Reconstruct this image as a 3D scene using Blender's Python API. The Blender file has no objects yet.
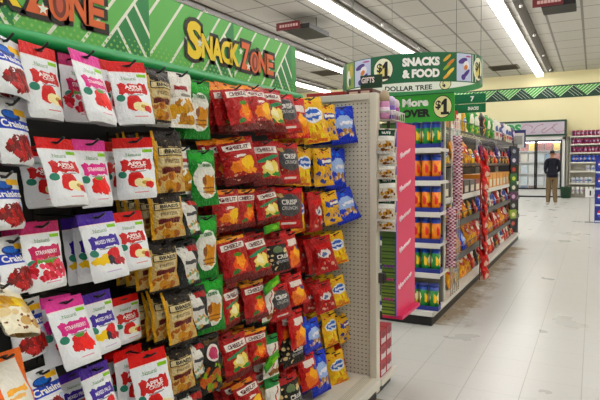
import bpy, bmesh, math, random
from mathutils import Vector, Matrix, noise
random.seed(7)
SC = bpy.context.scene
COL = SC.collection
PI = math.pi

# ------------------------------------------------------------------ materials
def lin(h):
    h = h.lstrip('#')
    out = []
    for i in (0, 2, 4):
        c = int(h[i:i+2], 16) / 255
        out.append(c / 12.92 if c <= .04045 else ((c + .055) / 1.055) ** 2.4)
    return (*out, 1)

_mats = {}
def M(hexcol, rough=.5, metal=0., emit=0., coat=0., alpha=1.):
    k = (hexcol, rough, metal, emit, coat, alpha)
    if k in _mats:
        return _mats[k]
    m = bpy.data.materials.new('paint_' + hexcol.lstrip('#'))
    m.use_nodes = True
    p = m.node_tree.nodes['Principled BSDF']
    p.inputs['Base Color'].default_value = lin(hexcol)
    p.inputs['Roughness'].default_value = rough
    p.inputs['Metallic'].default_value = metal
    p.inputs['Coat Weight'].default_value = coat
    p.inputs['Alpha'].default_value = alpha
    if emit:
        p.inputs['Emission Color'].default_value = lin(hexcol)
        p.inputs['Emission Strength'].default_value = emit
    _mats[k] = m
    return m

class NT:
    """small node-graph writer"""
    def __init__(s, name, rough=.45):
        s.m = bpy.data.materials.new(name)
        s.m.use_nodes = True
        s.t = s.m.node_tree
        s.p = s.t.nodes['Principled BSDF']
        s.p.inputs['Roughness'].default_value = rough
    def n(s, typ, **kw):
        nd = s.t.nodes.new(typ)
        for k, v in kw.items():
            setattr(nd, k, v)
        return nd
    def put(s, sock, v):
        if hasattr(v, 'is_linked'):
            s.t.links.new(v, sock)
        else:
            sock.default_value = v
    def math(s, op, a, b=None, c=None):
        nd = s.n('ShaderNodeMath', operation=op)
        s.put(nd.inputs[0], a)
        if b is not None: s.put(nd.inputs[1], b)
        if c is not None: s.put(nd.inputs[2], c)
        return nd.outputs[0]
    def vec(s, op, a, b=None, c=None):
        nd = s.n('ShaderNodeVectorMath', operation=op)
        s.put(nd.inputs[0], a)
        if b is not None: s.put(nd.inputs[1], b)
        if c is not None: s.put(nd.inputs[2], c)
        return nd.outputs['Value'] if op == 'LENGTH' else nd.outputs[0]
    def mix(s, f, a, b):
        nd = s.n('ShaderNodeMix', data_type='RGBA')
        s.put(nd.inputs[0], f); s.put(nd.inputs[6], a); s.put(nd.inputs[7], b)
        return nd.outputs[2]
    def noise(s, vecin, scale, detail=2., rough=.5):
        nd = s.n('ShaderNodeTexNoise')
        if vecin is not None: s.put(nd.inputs['Vector'], vecin)
        nd.inputs['Scale'].default_value = scale
        nd.inputs['Detail'].default_value = detail
        nd.inputs['Roughness'].default_value = rough
        return nd
    def bump(s, height, strength, dist):
        nd = s.n('ShaderNodeBump')
        s.put(nd.inputs['Height'], height)
        nd.inputs['Strength'].default_value = strength
        nd.inputs['Distance'].default_value = dist
        s.t.links.new(nd.outputs[0], s.p.inputs['Normal'])
    def base(s, v): s.put(s.p.inputs['Base Color'], v)

def ink(h):
    r, g, b_, a = lin(h)
    m = .3 * r + .5 * g + .2 * b_
    return tuple(min(1., max(.002, m + (c - m) * 1.3)) for c in (r, g, b_)) + (1,)   # print inks are purer than their swatch
def canvas(name, basecol, ops, rough=.42, bump=.55, metal=0.):
    """printed packaging film: flat print laid out in the pack's own UV square"""
    g = NT('print_' + name, rough)
    g.p.inputs['Metallic'].default_value = metal
    uv = g.n('ShaderNodeUVMap').outputs[0]
    nz = g.noise(uv, 7., 3.)
    nzc = g.vec('SUBTRACT', nz.outputs['Color'], (.5, .5, .5))
    sep = g.n('ShaderNodeSeparateXYZ'); g.t.links.new(uv, sep.inputs[0])
    U, V = sep.outputs[0], sep.outputs[1]
    cur = ink(basecol)
    def rect(u0, u1, v0, v1, uu=U, vv=V):
        a = g.math('COMPARE', uu, (u0 + u1) / 2, (u1 - u0) / 2)
        b = g.math('COMPARE', vv, (v0 + v1) / 2, (v1 - v0) / 2)
        return g.math('MULTIPLY', a, b)
    for op in ops:
        if op[0] == 'r':
            f = rect(*op[1:5]); c = ink(op[5])
        elif op[0] == 'w':      # rect with a ragged, brushed edge
            d = g.vec('MULTIPLY_ADD', nzc, (op[6],) * 3, uv)
            s2 = g.n('ShaderNodeSeparateXYZ'); g.t.links.new(d, s2.inputs[0])
            f = rect(*op[1:5], s2.outputs[0], s2.outputs[1]); c = ink(op[5])
        elif op[0] == 'e':
            wob = op[6] if len(op) > 6 else 0
            d = g.vec('MULTIPLY_ADD', nzc, (wob, wob, 0), uv) if wob else uv
            d = g.vec('SUBTRACT', d, (op[1], op[2], 0))
            d = g.vec('DIVIDE', d, (op[3], op[4], 1))
            d = g.vec('MULTIPLY', d, (1, 1, 0))
            f = g.math('LESS_THAN', g.vec('LENGTH', d), 1.); c = ink(op[5])
        elif op[0] == 'd':      # diagonal band: u0 u1 v0 v1 col cu cv angle half-width
            a = math.radians(op[8])
            q = g.math('ADD', g.math('MULTIPLY', U, math.sin(a)), g.math('MULTIPLY', V, -math.cos(a)))
            k = op[6] * math.sin(a) - op[7] * math.cos(a)
            f = g.math('MULTIPLY', g.math('COMPARE', q, k, op[9]), rect(*op[1:5])); c = ink(op[5])
        elif op[0] == 's':      # pieces: cells of food inside an ellipse
            vo = g.n('ShaderNodeTexVoronoi'); g.put(vo.inputs['Vector'], g.vec('MULTIPLY', uv, (1, 1.5, 1)))
            vo.inputs['Scale'].default_value = op[5]
            d = g.vec('MULTIPLY_ADD', nzc, (.22, .22, 0), uv)
            d = g.vec('DIVIDE', g.vec('SUBTRACT', d, (op[1], op[2], 0)), (op[3], op[4], 1))
            inside = g.math('LESS_THAN', g.vec('LENGTH', g.vec('MULTIPLY', d, (1, 1, 0))), 1.)
            f = g.math('MULTIPLY', inside, g.math('LESS_THAN', vo.outputs['Distance'], op[7]))
            c = ink(op[6])
            if len(op) > 8:
                sp = g.n('ShaderNodeSeparateColor'); g.t.links.new(vo.outputs['Color'], sp.inputs[0])
                c = g.mix(g.math('GREATER_THAN', sp.outputs[0], .55), c, ink(op[8]))
        cur = g.mix(f, cur, c)
    g.base(cur)
    if bump:
        tc = g.n('ShaderNodeTexCoord').outputs['Object']
        g.p.inputs['Specular IOR Level'].default_value = .3
        wr = g.noise(tc, 30., 3., .65).outputs[0]
        g.bump(g.math('ABSOLUTE', g.math('SUBTRACT', wr, .5)), min(1., bump * (1.6 if rough < .37 else .9)), .03)
    return g.m

# ------------------------------------------------------------------ text outlines
_txt = {}
def text_mesh(body, bold=0.):
    k = (body, bold)
    if k in _txt: return _txt[k]
    cu = bpy.data.curves.new('t', 'FONT')
    cu.body = body; cu.size = 1; cu.align_x = 'CENTER'; cu.offset = bold
    cu.resolution_u = 3
    ob = bpy.data.objects.new('t', cu); COL.objects.link(ob)
    dg = bpy.context.evaluated_depsgraph_get()
    me = bpy.data.meshes.new_from_object(ob.evaluated_get(dg))
    vs = [(v.co.x, v.co.y) for v in me.vertices]
    fs = [tuple(p.vertices) for p in me.polygons]
    bpy.data.objects.remove(ob); bpy.data.curves.remove(cu); bpy.data.meshes.remove(me)
    xs = [v[0] for v in vs]; ys = [v[1] for v in vs]
    cx, cy = (min(xs) + max(xs)) / 2, (min(ys) + max(ys)) / 2
    vs = [(x - cx, y - cy) for x, y in vs]
    _txt[k] = (vs, fs, max(xs) - min(xs), max(ys) - min(ys))
    return _txt[k]

# ------------------------------------------------------------------ mesh builder
class MB:
    def __init__(s):
        s.bm = bmesh.new(); s.mats = []; s.uv = s.bm.loops.layers.uv.new('UVMap')
    def mi(s, m):
        if m not in s.mats: s.mats.append(m)
        return s.mats.index(m)
    def face(s, vs, m, smooth=False, uvs=None):
        try: f = s.bm.faces.new(vs)
        except ValueError: return None
        f.material_index = s.mi(m); f.smooth = smooth
        if uvs:
            for l, q in zip(f.loops, uvs): l[s.uv].uv = q
        return f
    def poly(s, pts, m):
        return s.face([s.bm.verts.new(p) for p in pts], m)
    def box(s, x0, y0, z0, x1, y1, z1, m, faces=None):
        """faces: optional dict of side -> material, sides -x +x -y +y -z +z"""
        v = [s.bm.verts.new((x, y, z)) for x in (x0, x1) for y in (y0, y1) for z in (z0, z1)]
        q = {'-x': (0, 1, 3, 2), '+x': (4, 6, 7, 5), '-y': (0, 4, 5, 1), '+y': (2, 3, 7, 6), '-z': (0, 2, 6, 4), '+z': (1, 5, 7, 3)}
        uvq = [(0, 0), (1, 0), (1, 1), (0, 1)]
        ord_ = {'-y': uvq, '+x': [(0, 0), (1, 0), (1, 1), (0, 1)]}
        for k, ii in q.items():
            s.face([v[i] for i in ii], (faces or {}).get(k, m), uvs=ord_.get(k, uvq))
    def obox(s, c, ax, ay, az, m):
        """box by centre and three half-axis vectors"""
        c = Vector(c); ax, ay, az = Vector(ax), Vector(ay), Vector(az)
        v = [s.bm.verts.new(c + ax * i + ay * j + az * k) for i in (-1, 1) for j in (-1, 1) for k in (-1, 1)]
        for ii in ((0, 1, 3, 2), (4, 6, 7, 5), (0, 4, 5, 1), (2, 3, 7, 6), (0, 2, 6, 4), (1, 5, 7, 3)):
            s.face([v[i] for i in ii], m)
    def tube(s, pts, r, m, n=8, r1=None, caps=True):
        pts = [Vector(p) for p in pts]; rings = []
        for i, p in enumerate(pts):
            d = (pts[min(i + 1, len(pts) - 1)] - pts[max(i - 1, 0)]).normalized()
            a = d.cross(Vector((0, 0, 1)))
            if a.length < 1e-3: a = d.cross(Vector((0, 1, 0)))
            a.normalize(); b = d.cross(a)
            rr = r if r1 is None else r + (r1 - r) * i / (len(pts) - 1)
            rings.append([s.bm.verts.new(p + (a * math.cos(2 * PI * k / n) + b * math.sin(2 * PI * k / n)) * rr) for k in range(n)])
        for A, B in zip(rings, rings[1:]):
            for k in range(n):
                s.face((A[k], A[(k + 1) % n], B[(k + 1) % n], B[k]), m, True)
        if caps:
            s.face(rings[0][::-1], m); s.face(rings[-1], m)
    def lathe(s, prof, m, loc=(0, 0, 0), n=16, mfun=None, flip=False):
        x, y, z = loc; rings = []
        for r, h in prof:
            rings.append([s.bm.verts.new((x + r * math.cos(2 * PI * k / n), y + r * math.sin(2 * PI * k / n), z + h)) for k in range(n)])
        h0, h1 = prof[0][1], prof[-1][1]
        for i, (A, B) in enumerate(zip(rings, rings[1:])):
            for k in range(n):
                u0, u1 = k / n, (k + 1) / n
                va = (prof[i][1] - h0) / (h1 - h0 or 1); vb = (prof[i + 1][1] - h0) / (h1 - h0 or 1)
                s.face((A[k], A[(k + 1) % n], B[(k + 1) % n], B[k]), mfun(i) if mfun else m, True, [(u0, va), (u1, va), (u1, vb), (u0, vb)])
        if prof[0][0] > 1e-4: s.face(rings[0][::-1], m if not mfun else mfun(0))
        if prof[-1][0] > 1e-4: s.face(rings[-1], m if not mfun else mfun(len(prof) - 2))
    def prism(s, poly, o, ux, uy, dep, m, mside=None):
        """flat outline in the plane o + x*ux + y*uy, thickened by vector dep (front at o)"""
        o, ux, uy, dep = Vector(o), Vector(ux), Vector(uy), Vector(dep)
        a = [s.bm.verts.new(o + ux * x + uy * y) for x, y in poly]
        b = [s.bm.verts.new(o + ux * x + uy * y + dep) for x, y in poly]
        s.face(a, m); s.face(b[::-1], mside or m)
        for i in range(len(poly)):
            j = (i + 1) % len(poly)
            s.face((a[j], a[i], b[i], b[j]), mside or m)
    def disc(s, o, ux, uy, rx, ry, m, n=20):
        o, ux, uy = Vector(o), Vector(ux), Vector(uy)
        s.poly([o + ux * (rx * math.cos(2 * PI * k / n)) + uy * (ry * math.sin(2 * PI * k / n)) for k in range(n)], m)
    def text(s, body, o, ux, uy, h, m, bold=0., width=None, fmap=None, rot=0., slant=0.):
        """lettering of cap height h centred on o; fmap overrides the plane"""
        vs, fs, w, hh = text_mesh(body, bold)
        k = h / hh; kx = k if width is None else width / w
        o, ux, uy = Vector(o), Vector(ux), Vector(uy)
        c, sn = math.cos(rot), math.sin(rot)
        nv = []
        for x, y in vs:
            x, y = x * kx + slant * y * k, y * k
            x, y = x * c - y * sn, x * sn + y * c
            nv.append(s.bm.verts.new(fmap(x, y) if fmap else o + ux * x + uy * y))
        for f in fs: s.face([nv[i] for i in f], m)
    def mesh(s, name):
        me = bpy.data.meshes.new(name); s.bm.normal_update(); s.bm.to_mesh(me); s.bm.free()
        for m in s.mats: me.materials.append(m)
        return me
    def build(s, name, parent=None, bevel=0., recalc=False):
        if recalc: bmesh.ops.recalc_face_normals(s.bm, faces=s.bm.faces)
        o = bpy.data.objects.new(name, s.mesh(name)); COL.objects.link(o)
        if parent:
            o.parent = parent; o.matrix_parent_inverse = parent.matrix_basis.inverted()
        if bevel:
            b = o.modifiers.new('bevel', 'BEVEL'); b.width = bevel; b.segments = 2; b.limit_method = 'ANGLE'
        return o

def clip_convex(poly, conv):
    for i in range(len(conv)):
        (ax, ay), (bx_, by_) = conv[i], conv[(i + 1) % len(conv)]
        sd = lambda p: (bx_ - ax) * (p[1] - ay) - (by_ - ay) * (p[0] - ax)
        out = []
        for k in range(len(poly)):
            p, q = poly[k], poly[(k + 1) % len(poly)]; a, c = sd(p), sd(q)
            if a >= 0: out.append(p)
            if (a >= 0) != (c >= 0):
                t = a / (a - c); out.append((p[0] + (q[0] - p[0]) * t, p[1] + (q[1] - p[1]) * t))
        poly = out
        if len(poly) < 3: return None
    return poly

def tag(o, label, cat, group=None, kind=None):
    o['label'] = label; o['category'] = cat
    if group: o['group'] = group
    if kind: o['kind'] = kind
    return o
def empty(name, loc, label, cat, group=None):
    o = bpy.data.objects.new(name, None); COL.objects.link(o); o.location = loc
    o.empty_display_size = .05
    return tag(o, label, cat, group)
def struct(o):
    o['kind'] = 'structure'; return o
def inst(name, mesh, loc, rot=(0, 0, 0), scale=(1, 1, 1), parent=None):
    o = bpy.data.objects.new(name, mesh); COL.objects.link(o)
    o.location = loc; o.rotation_euler = rot; o.scale = scale
    if parent: o.parent = parent
    return o
ORD = ['zeroth', 'first', 'second', 'third', 'fourth', 'fifth', 'sixth', 'seventh', 'eighth', 'ninth', 'tenth', 'eleventh', 'twelfth',
       'thirteenth', 'fourteenth', 'fifteenth', 'sixteenth', 'seventeenth', 'eighteenth', 'nineteenth', 'twentieth', 'twenty-first',
       'twenty-second', 'twenty-third', 'twenty-fourth', 'twenty-fifth', 'twenty-sixth']

X_, Y_, Z_ = (1, 0, 0), (0, 1, 0), (0, 0, 1)

ONE = [(-.36, .26), (-.02, .5), (.2, .5), (.2, -.33), (.42, -.33), (.42, -.5), (-.40, -.5), (-.40, -.33), (-.14, -.33), (-.14, .16), (-.36, .06)]
# ------------------------------------------------------------------ camera
F, YAW, PITCH, ROLL = 548.6, .49117, .06127, -.00968
cy, sy, cp, sp, cr, sr = math.cos(YAW), math.sin(YAW), math.cos(PITCH), math.sin(PITCH), math.cos(ROLL), math.sin(ROLL)
fw = Vector((-sy * cp, cy * cp, -sp)); rt = Vector((cy, sy, 0)); up = rt.cross(fw)
r2 = rt * cr + up * sr; u2 = up * cr - rt * sr
cam_d = bpy.data.cameras.new('camera'); cam = bpy.data.objects.new('camera', cam_d); COL.objects.link(cam)
cam_d.sensor_width = 36; cam_d.lens = F / 600 * 36; cam_d.clip_start = .02; cam_d.clip_end = 200
cam.matrix_world = Matrix(((r2.x, u2.x, -fw.x, 0), (r2.y, u2.y, -fw.y, 0), (r2.z, u2.z, -fw.z, 1.4), (0, 0, 0, 1)))
SC.camera = cam

# ------------------------------------------------------------------ room shell
CEIL, YW = 5.3, 26.0
def mat_floor():
    g = NT('vinyl_floor_tiles', .3)
    tc = g.n('ShaderNodeTexCoord').outputs['Object']
    sep = g.n('ShaderNodeSeparateXYZ'); g.t.links.new(tc, sep.inputs[0])
    def line(a, off):
        fr = g.math('FRACT', g.math('MULTIPLY', g.math('ADD', a, off), 1 / .33))
        return g.math('LESS_THAN', fr, .016)
    gx = line(sep.outputs[0], 40.30); gy = line(sep.outputs[1], 40.1)
    fl = g.vec('FLOOR', g.vec('MULTIPLY', g.vec('ADD', tc, (40.30, 40.1, 0)), (1 / .33, 1 / .33, 0)))
    wn = g.n('ShaderNodeTexWhiteNoise'); g.t.links.new(fl, wn.inputs['Vector'])
    sp1 = g.noise(tc, 55., 4., .7).outputs[0]
    sp2 = g.noise(tc, 1.6, 4.).outputs[0]
    c = g.mix(sp1, lin('#b6b6b4'), lin('#cdcdcb'))
    c = g.mix(g.math('MULTIPLY', wn.outputs[0], .22), c, lin('#bdb9ae'))
    c = g.mix(g.math('MULTIPLY', sp2, .35), c, lin('#cbcac6'))
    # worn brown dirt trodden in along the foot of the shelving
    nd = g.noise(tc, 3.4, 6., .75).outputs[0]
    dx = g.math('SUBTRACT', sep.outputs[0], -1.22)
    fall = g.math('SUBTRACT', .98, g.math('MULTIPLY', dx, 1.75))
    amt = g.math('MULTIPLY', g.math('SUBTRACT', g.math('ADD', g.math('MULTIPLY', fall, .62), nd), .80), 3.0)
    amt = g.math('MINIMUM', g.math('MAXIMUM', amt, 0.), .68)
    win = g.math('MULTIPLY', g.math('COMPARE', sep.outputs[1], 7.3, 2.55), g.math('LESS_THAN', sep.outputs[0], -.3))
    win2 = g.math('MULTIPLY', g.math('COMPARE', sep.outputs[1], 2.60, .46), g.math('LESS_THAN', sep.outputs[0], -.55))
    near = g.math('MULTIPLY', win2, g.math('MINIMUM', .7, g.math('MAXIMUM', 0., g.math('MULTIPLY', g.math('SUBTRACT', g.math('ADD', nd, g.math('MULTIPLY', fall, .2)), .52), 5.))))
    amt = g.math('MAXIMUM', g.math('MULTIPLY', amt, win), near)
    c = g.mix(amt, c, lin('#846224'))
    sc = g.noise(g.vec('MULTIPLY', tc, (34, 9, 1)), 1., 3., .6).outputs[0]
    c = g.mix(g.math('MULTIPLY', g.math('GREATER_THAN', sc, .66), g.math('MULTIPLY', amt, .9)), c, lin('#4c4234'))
    c = g.mix(g.math('MAXIMUM', g.math('MULTIPLY', gx, .5), g.math('MULTIPLY', gy, .25)), c, lin('#6e685d'))
    g.base(c)
    g.put(g.p.inputs['Specular IOR Level'], g.math('SUBTRACT', .5, g.math('MULTIPLY', amt, .55)))
    g.put(g.p.inputs['Roughness'], g.math('ADD', g.math('ADD', .24, g.math('MULTIPLY', sp2, .1)), g.math('MULTIPLY', amt, .4)))
    return g.m
def mat_ceiling():
    g = NT('lay_in_ceiling_tiles', .85)
    tc = g.n('ShaderNodeTexCoord').outputs['Object']
    sep = g.n('ShaderNodeSeparateXYZ'); g.t.links.new(tc, sep.inputs[0])
    def line(a, off, per, w):
        fr = g.math('FRACT', g.math('MULTIPLY', g.math('ADD', a, off), 1 / per))
        return g.math('LESS_THAN', fr, w / per)
    gx = line(sep.outputs[0], 50 * CX + .34 + .03, CX, .06); gy = line(sep.outputs[1], 40 * CY + .25, CY, .05)
    n1 = g.noise(tc, 26., 5., .8).outputs[0]
    n2 = g.noise(tc, .55, 3.).outputs[0]
    c = g.mix(n1, lin('#a9a69f'), lin('#cdcac3'))
    fl = g.vec('FLOOR', g.vec('MULTIPLY', g.vec('ADD', tc, (50 * CX + .34, 40 * CY + .25, 0)), (1 / CX, 1 / CY, 0)))
    wn = g.n('ShaderNodeTexWhiteNoise'); g.t.links.new(fl, wn.inputs['Vector'])
    c = g.mix(g.math('MULTIPLY', wn.outputs[0], .25), c, lin('#cdc8c0'))
    c = g.mix(g.math('MULTIPLY', n2, .2), c, lin('#c8c4bc'))
    c = g.mix(g.math('MULTIPLY', g.math('MAXIMUM', gx, gy), .8), c, lin('#6f6b64'))
    g.base(c)
    return g.m
CX, CY = .845, 1.32
def mat_wall(name, col, col2):
    g = NT(name, .8)
    tc = g.n('ShaderNodeTexCoord').outputs['Object']
    g.base(g.mix(g.noise(tc, .7, 4.).outputs[0], lin(col), lin(col2)))
    return g.m
b = MB(); b.box(-26, -7, -.1, 9, YW + .2, 0, mat_floor()); floor = struct(b.build('floor'))
b = MB(); b.box(-26, -7, CEIL, 9, YW + .2, CEIL + .1, mat_ceiling()); struct(b.build('ceiling'))
WY = mat_wall('yellow_wall_paint', '#efe6bd', '#e8dcaa')
b = MB(); b.box(-26, YW, 0, 9, YW + .2, CEIL, WY); struct(b.build('wall_back'))
b = MB(); b.box(-26.2, -7, 0, -26, YW + .2, CEIL, WY); struct(b.build('wall_left'))
b = MB(); b.box(9, -7, 0, 9.2, YW + .2, CEIL, WY); struct(b.build('wall_right'))
b = MB(); b.box(-26, YW - .015, 0, 9, YW, .12, M('#3a3733', .6)); struct(b.build('baseboard_back'))

# patterned border band along the back wall
DG, LG, WH, MG = M('#0d3b2a', .5), M('#4aa63a', .5), M('#e8efe2', .5), M('#1c6b3c', .5)
b = MB()
B0, B1, yb = 4.2, 4.74, YW - .02
b.box(-9, yb, B0, 4.5, YW, B1, DG)
lo, hi, pw = B0 + .05, B1 - .05, 1.02
H = hi - lo
for q in range(13):
    x = -8.92 + q * pw; L_, yy = H * 1.05, yb - .003
    tri = [(x + .46, lo), (x + .98, hi), (x - .02, hi)]          # light, point down
    b.poly([(p[0], yy, p[1]) for p in tri], LG)
    for k in range(6):
        t0 = x - .36 + k * .155
        p = clip_convex([(t0, lo), (t0 + .035, lo), (t0 + .555, hi), (t0 + .52, hi)], tri)
        if p: b.poly([(u, yy - .002, v) for u, v in p], WH)
    tri = [(x + .50, lo), (x + pw + .42, lo), (x + pw - .01, hi)]    # dark, point up
    for k in range(6):
        t0 = x + pw - .44 + k * .155
        p = clip_convex([(t0 + .42, lo), (t0 + .445, lo), (t0 - .05, hi), (t0 - .075, hi)], tri)
        if p: b.poly([(u, yy - .002, v) for u, v in p], M('#b9c9b8', .5))
struct(b.build('trim_1'))

# ------------------------------------------------------------------ ceiling lights
def strip_row(x, y0, y1, label):
    t = empty('strip_light', (x, (y0 + y1) / 2, CEIL), label, 'ceiling light', 'fluorescent strip lights')
    b = MB(); b.box(x - .15, y0, CEIL - .12, x + .15, y1, CEIL - .07, M('#d8d6d0', .5))
    yy = y0 + .6
    while yy < y1:
        b.tube([(x, yy, CEIL - .08), (x, yy, CEIL - .001)], .012, M('#8b8a86', .4)); yy += 2.44
    b.build('housing', t)
    b = MB(); b.box(x - .135, y0 + .02, CEIL - .20, x + .135, y1 - .02, CEIL - .12, M('#fffdf9', .4, 0, LAMP))
    b.build('diffuser', t, bevel=.02)
    b = MB(); b.box(x + .30, y0, CEIL - .05, x + .52, y1, CEIL - .002, M('#3d352c', .6)); b.build('dark_strip', t)  # flat dark brown box running along the ceiling beside the lamp row
    yy = y0 + 1.3
    while yy < y1 and x < 0:
        b = MB(); b.lathe([(.001, -.16), (.045, -.15), (.03, -.09), (.015, -.05)], M('#d9d8d4', .25, .6), (x + .47, yy, CEIL), 8); yy += 3.4
        b.build('sprinkler_head', t)
LAMP = 8.5
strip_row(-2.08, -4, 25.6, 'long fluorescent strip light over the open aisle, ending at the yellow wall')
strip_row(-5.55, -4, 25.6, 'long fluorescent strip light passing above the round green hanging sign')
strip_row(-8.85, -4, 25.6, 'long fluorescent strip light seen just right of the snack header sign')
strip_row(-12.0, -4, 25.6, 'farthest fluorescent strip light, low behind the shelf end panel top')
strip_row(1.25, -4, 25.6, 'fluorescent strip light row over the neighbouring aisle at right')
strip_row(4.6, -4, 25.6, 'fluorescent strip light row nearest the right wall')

# ceiling vents and hanging boxes
def vent(x, y, w, d, label):
    t = empty('ceiling_vent', (x, y, CEIL), label, 'vent', 'ceiling vents')
    b = MB(); b.box(x - w / 2, y - d / 2, CEIL - .03, x + w / 2, y + d / 2, CEIL - .001, M('#6f6654', .6)); b.build('frame', t)
    b = MB()
    for i in range(7):
        yy = y - d / 2 + .06 + i * (d - .12) / 6
        b.box(x - w / 2 + .06, yy - .02, CEIL - .05, x + w / 2 - .06, yy + .02, CEIL - .031, M('#4a4234', .6))
    b.build('slats', t)
vent(-3.25, 23.6, 1.1, 1.0, 'square brown ceiling vent near the yellow wall, beside the long strip light')
vent(-9.8, 21.0, 1.2, 1.1, 'dark ceiling vent far back between two strip lights at left')
def hang_box(x0, y0, x1, y1, z0, label):
    t = empty('hanging_sign', ((x0 + x1) / 2, (y0 + y1) / 2, CEIL), label, 'hanging sign')
    b = MB(); b.box(x0, y0, z0, x1, y1, z0 + .12, M('#171615', .5)); b.build('box', t)
    b = MB(); b.box(x0 - .18, y0 - .06, z0 + .01, x1 - .25, y0 - .01, z0 + .20, M('#6d1420', .5))
    for i in range(7):
        xx = x0 - .08 + i * (x1 - x0 - .2) / 7
        b.box(xx, y0 - .064, z0 + .07, xx + .06, y0 - .06, z0 + .14, M('#d9b3ae', .6))
    b.build('red_face', t)
    b = MB()
    for xx in (x0 + .1, x1 - .1): b.tube([(xx, (y0 + y1) / 2, z0 + .12), (xx, (y0 + y1) / 2, CEIL)], .012, M('#2a2a2a', .4), 6)
    b.build('hanger_rods', t)
hang_box(-1.12, 13.75, -.42, 14.5, 4.93, 'dark hanging box sign with red front edge, top right of the ceiling')
hang_box(-7.15, 12.55, -6.40, 13.75, 4.90, 'dark hanging box sign with red front, left above the snack header')

# ------------------------------------------------------------------ near gondola (snack aisle, left)
BEIGE = M('#dcd6c6', .5); BEIGE2 = M('#c5bda9', .55); BLACK = M('#0b0b0c', .45); WHITE = M('#d8d5cc', .45)
def mat_peg(col, hole, per, axis):
    g = NT('pegboard', .55)
    tc = g.n('ShaderNodeTexCoord').outputs['Object']
    sep = g.n('ShaderNodeSeparateXYZ'); g.t.links.new(tc, sep.inputs[0])
    a = sep.outputs[axis]; z = sep.outputs[2]
    fa = g.math('SUBTRACT', g.math('FRACT', g.math('MULTIPLY', g.math('ADD', a, 20), 1 / per)), .5)
    fz = g.math('SUBTRACT', g.math('FRACT', g.math('MULTIPLY', z, 1 / per)), .5)
    f = g.math('MULTIPLY', g.math('LESS_THAN', g.math('ABSOLUTE', fa), .18), g.math('LESS_THAN', g.math('ABSOLUTE', fz), .13))
    n = g.noise(tc, 3., 3.).outputs[0]
    c = g.mix(g.math('MULTIPLY', n, .35), lin(col), lin('#c4bca8'))
    g.base(g.mix(f, c, lin(hole)))
    return g.m
PEG_X = mat_peg('#d6d0c0', '#5d574b', .0254, 0)
YE = 3.055
gon = empty('shelf_gondola', (-1.85, 1.3, 0), 'beige pegboard shelf gondola holding the hanging snack bags at left', 'shelving')
b = MB(); b.box(-1.66, -1.6, .13, -1.60, YE, 1.80, M('#0c0c0e', .7)); b.build('back_panel', gon)
b = MB(); b.box(-1.60, YE, .13, -1.16, YE + .012, 1.785, PEG_X); b.box(-2.05, YE, .13, -1.60, YE + .012, 1.785, PEG_X)
b.build('end_pegboard', gon)
b = MB(); b.box(-1.165, YE - .012, .03, -1.12, YE + .05, 1.825, BEIGE); b.build('end_upright', gon, bevel=.004)
b = MB(); b.box(-2.05, YE - .012, 1.785, -1.165, YE + .05, 1.825, BEIGE); b.build('top_rail', gon, bevel=.004)
b = MB(); b.box(-1.60, -1.6, .10, -1.118, YE - .012, .128, BEIGE)
for i in range(5):
    b.box(-1.20 + i * .012, -1.6, .128, -1.194 + i * .012, YE - .02, .1305, BEIGE2)
b.box(-1.118, -1.6, .082, -1.095, YE - .012, .133, WHITE)
b.build('base_deck', gon, bevel=.002)
b = MB(); b.box(-1.60, -1.6, 0, -1.125, YE, .10, BLACK); b.build('kick_plate', gon)

# end cap beyond the pegboard divider
ecap = empty('end_shelf', (-1.6, 3.3, 0), 'end cap shelf unit behind the pegboard divider, carrying small boxes', 'shelving')
b = MB(); b.box(-2.05, YE + .05, .06, -1.12, 3.38, .095, WHITE); b.box(-1.12, YE + .05, .06, -1.105, 3.38, .10, WHITE); b.build('base_deck', ecap, bevel=.003)
b = MB(); b.box(-2.05, YE + .06, 0, -1.14, 3.36, .06, BLACK); b.build('kick_plate', ecap)
b = MB(); b.box(-2.05, YE + .05, 1.78, -1.13, 3.46, 1.80, WHITE); b.build('top_shelf', ecap, bevel=.003)
b = MB()
for xx in (-2.02, -1.6):
    b.box(xx, YE + .05, .09, xx + .03, YE + .09, 1.78, BEIGE)
b.build('back_frame', ecap)

# green illustrated header
hd = empty('header_sign', (-1.61, 1.2, 1.80), 'long green snack aisle header with yellow and orange lettering above hanging bags', 'sign')
HX = -1.60
b = MB()
GL, GD, HW, DOT = M('#62bd58', .4), M('#25894a', .4), M('#eef3e6', .4), M('#8ecb62', .45)
y0, y1, z0, z1 = -1.6, 2.955, 1.83, 2.115
b.box(HX - .02, y0, z0, HX, y1, z1, M('#3c9a48', .4))
def yp(pts, lay, m): b.poly([(HX + .0004 * lay, y, z) for y, z in pts], m)
def patch(poly, conv, lay, m):
    p = clip_convex(poly, conv)
    p = p and clip_convex(p, [(y0, z0 + .004), (y1 - .003, z0 + .004), (y1 - .003, z1 - .003), (y0, z1 - .003)])
    if p: yp(p, lay, m)
for q in range(8):
    a = -1.86 + q * .595          # vertical axis of each chevron
    light = [(a, 1.83), (a + .335, 1.83), (a + .575, 2.12), (a, 2.12)]
    dark = [(a + .335, 1.83), (a + .595, 1.83), (a + .595, 2.12), (a + .575, 2.12)]
    patch(light, light, 1, GL); patch(dark, dark, 1, GD)
    for k in range(5):            # pale lines leaning right across the light field
        t = a - .16 + k * .135
        patch([(t - .008, 1.83), (t + .008, 1.83), (t + .248, 2.12), (t + .232, 2.12)], light, 3, HW)
    for k in range(3):            # pale lines leaning left inside the dark field
        t = a + .395 + k * .085
        patch([(t + .095, 1.83), (t + .111, 1.83), (t - .10, 2.12), (t - .116, 2.12)], dark, 3, HW)
    e = [(a + .327, 1.83), (a + .343, 1.83), (a + .583, 2.12), (a + .567, 2.12)]
    patch(e, e, 4, HW)
random.seed(3)
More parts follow.
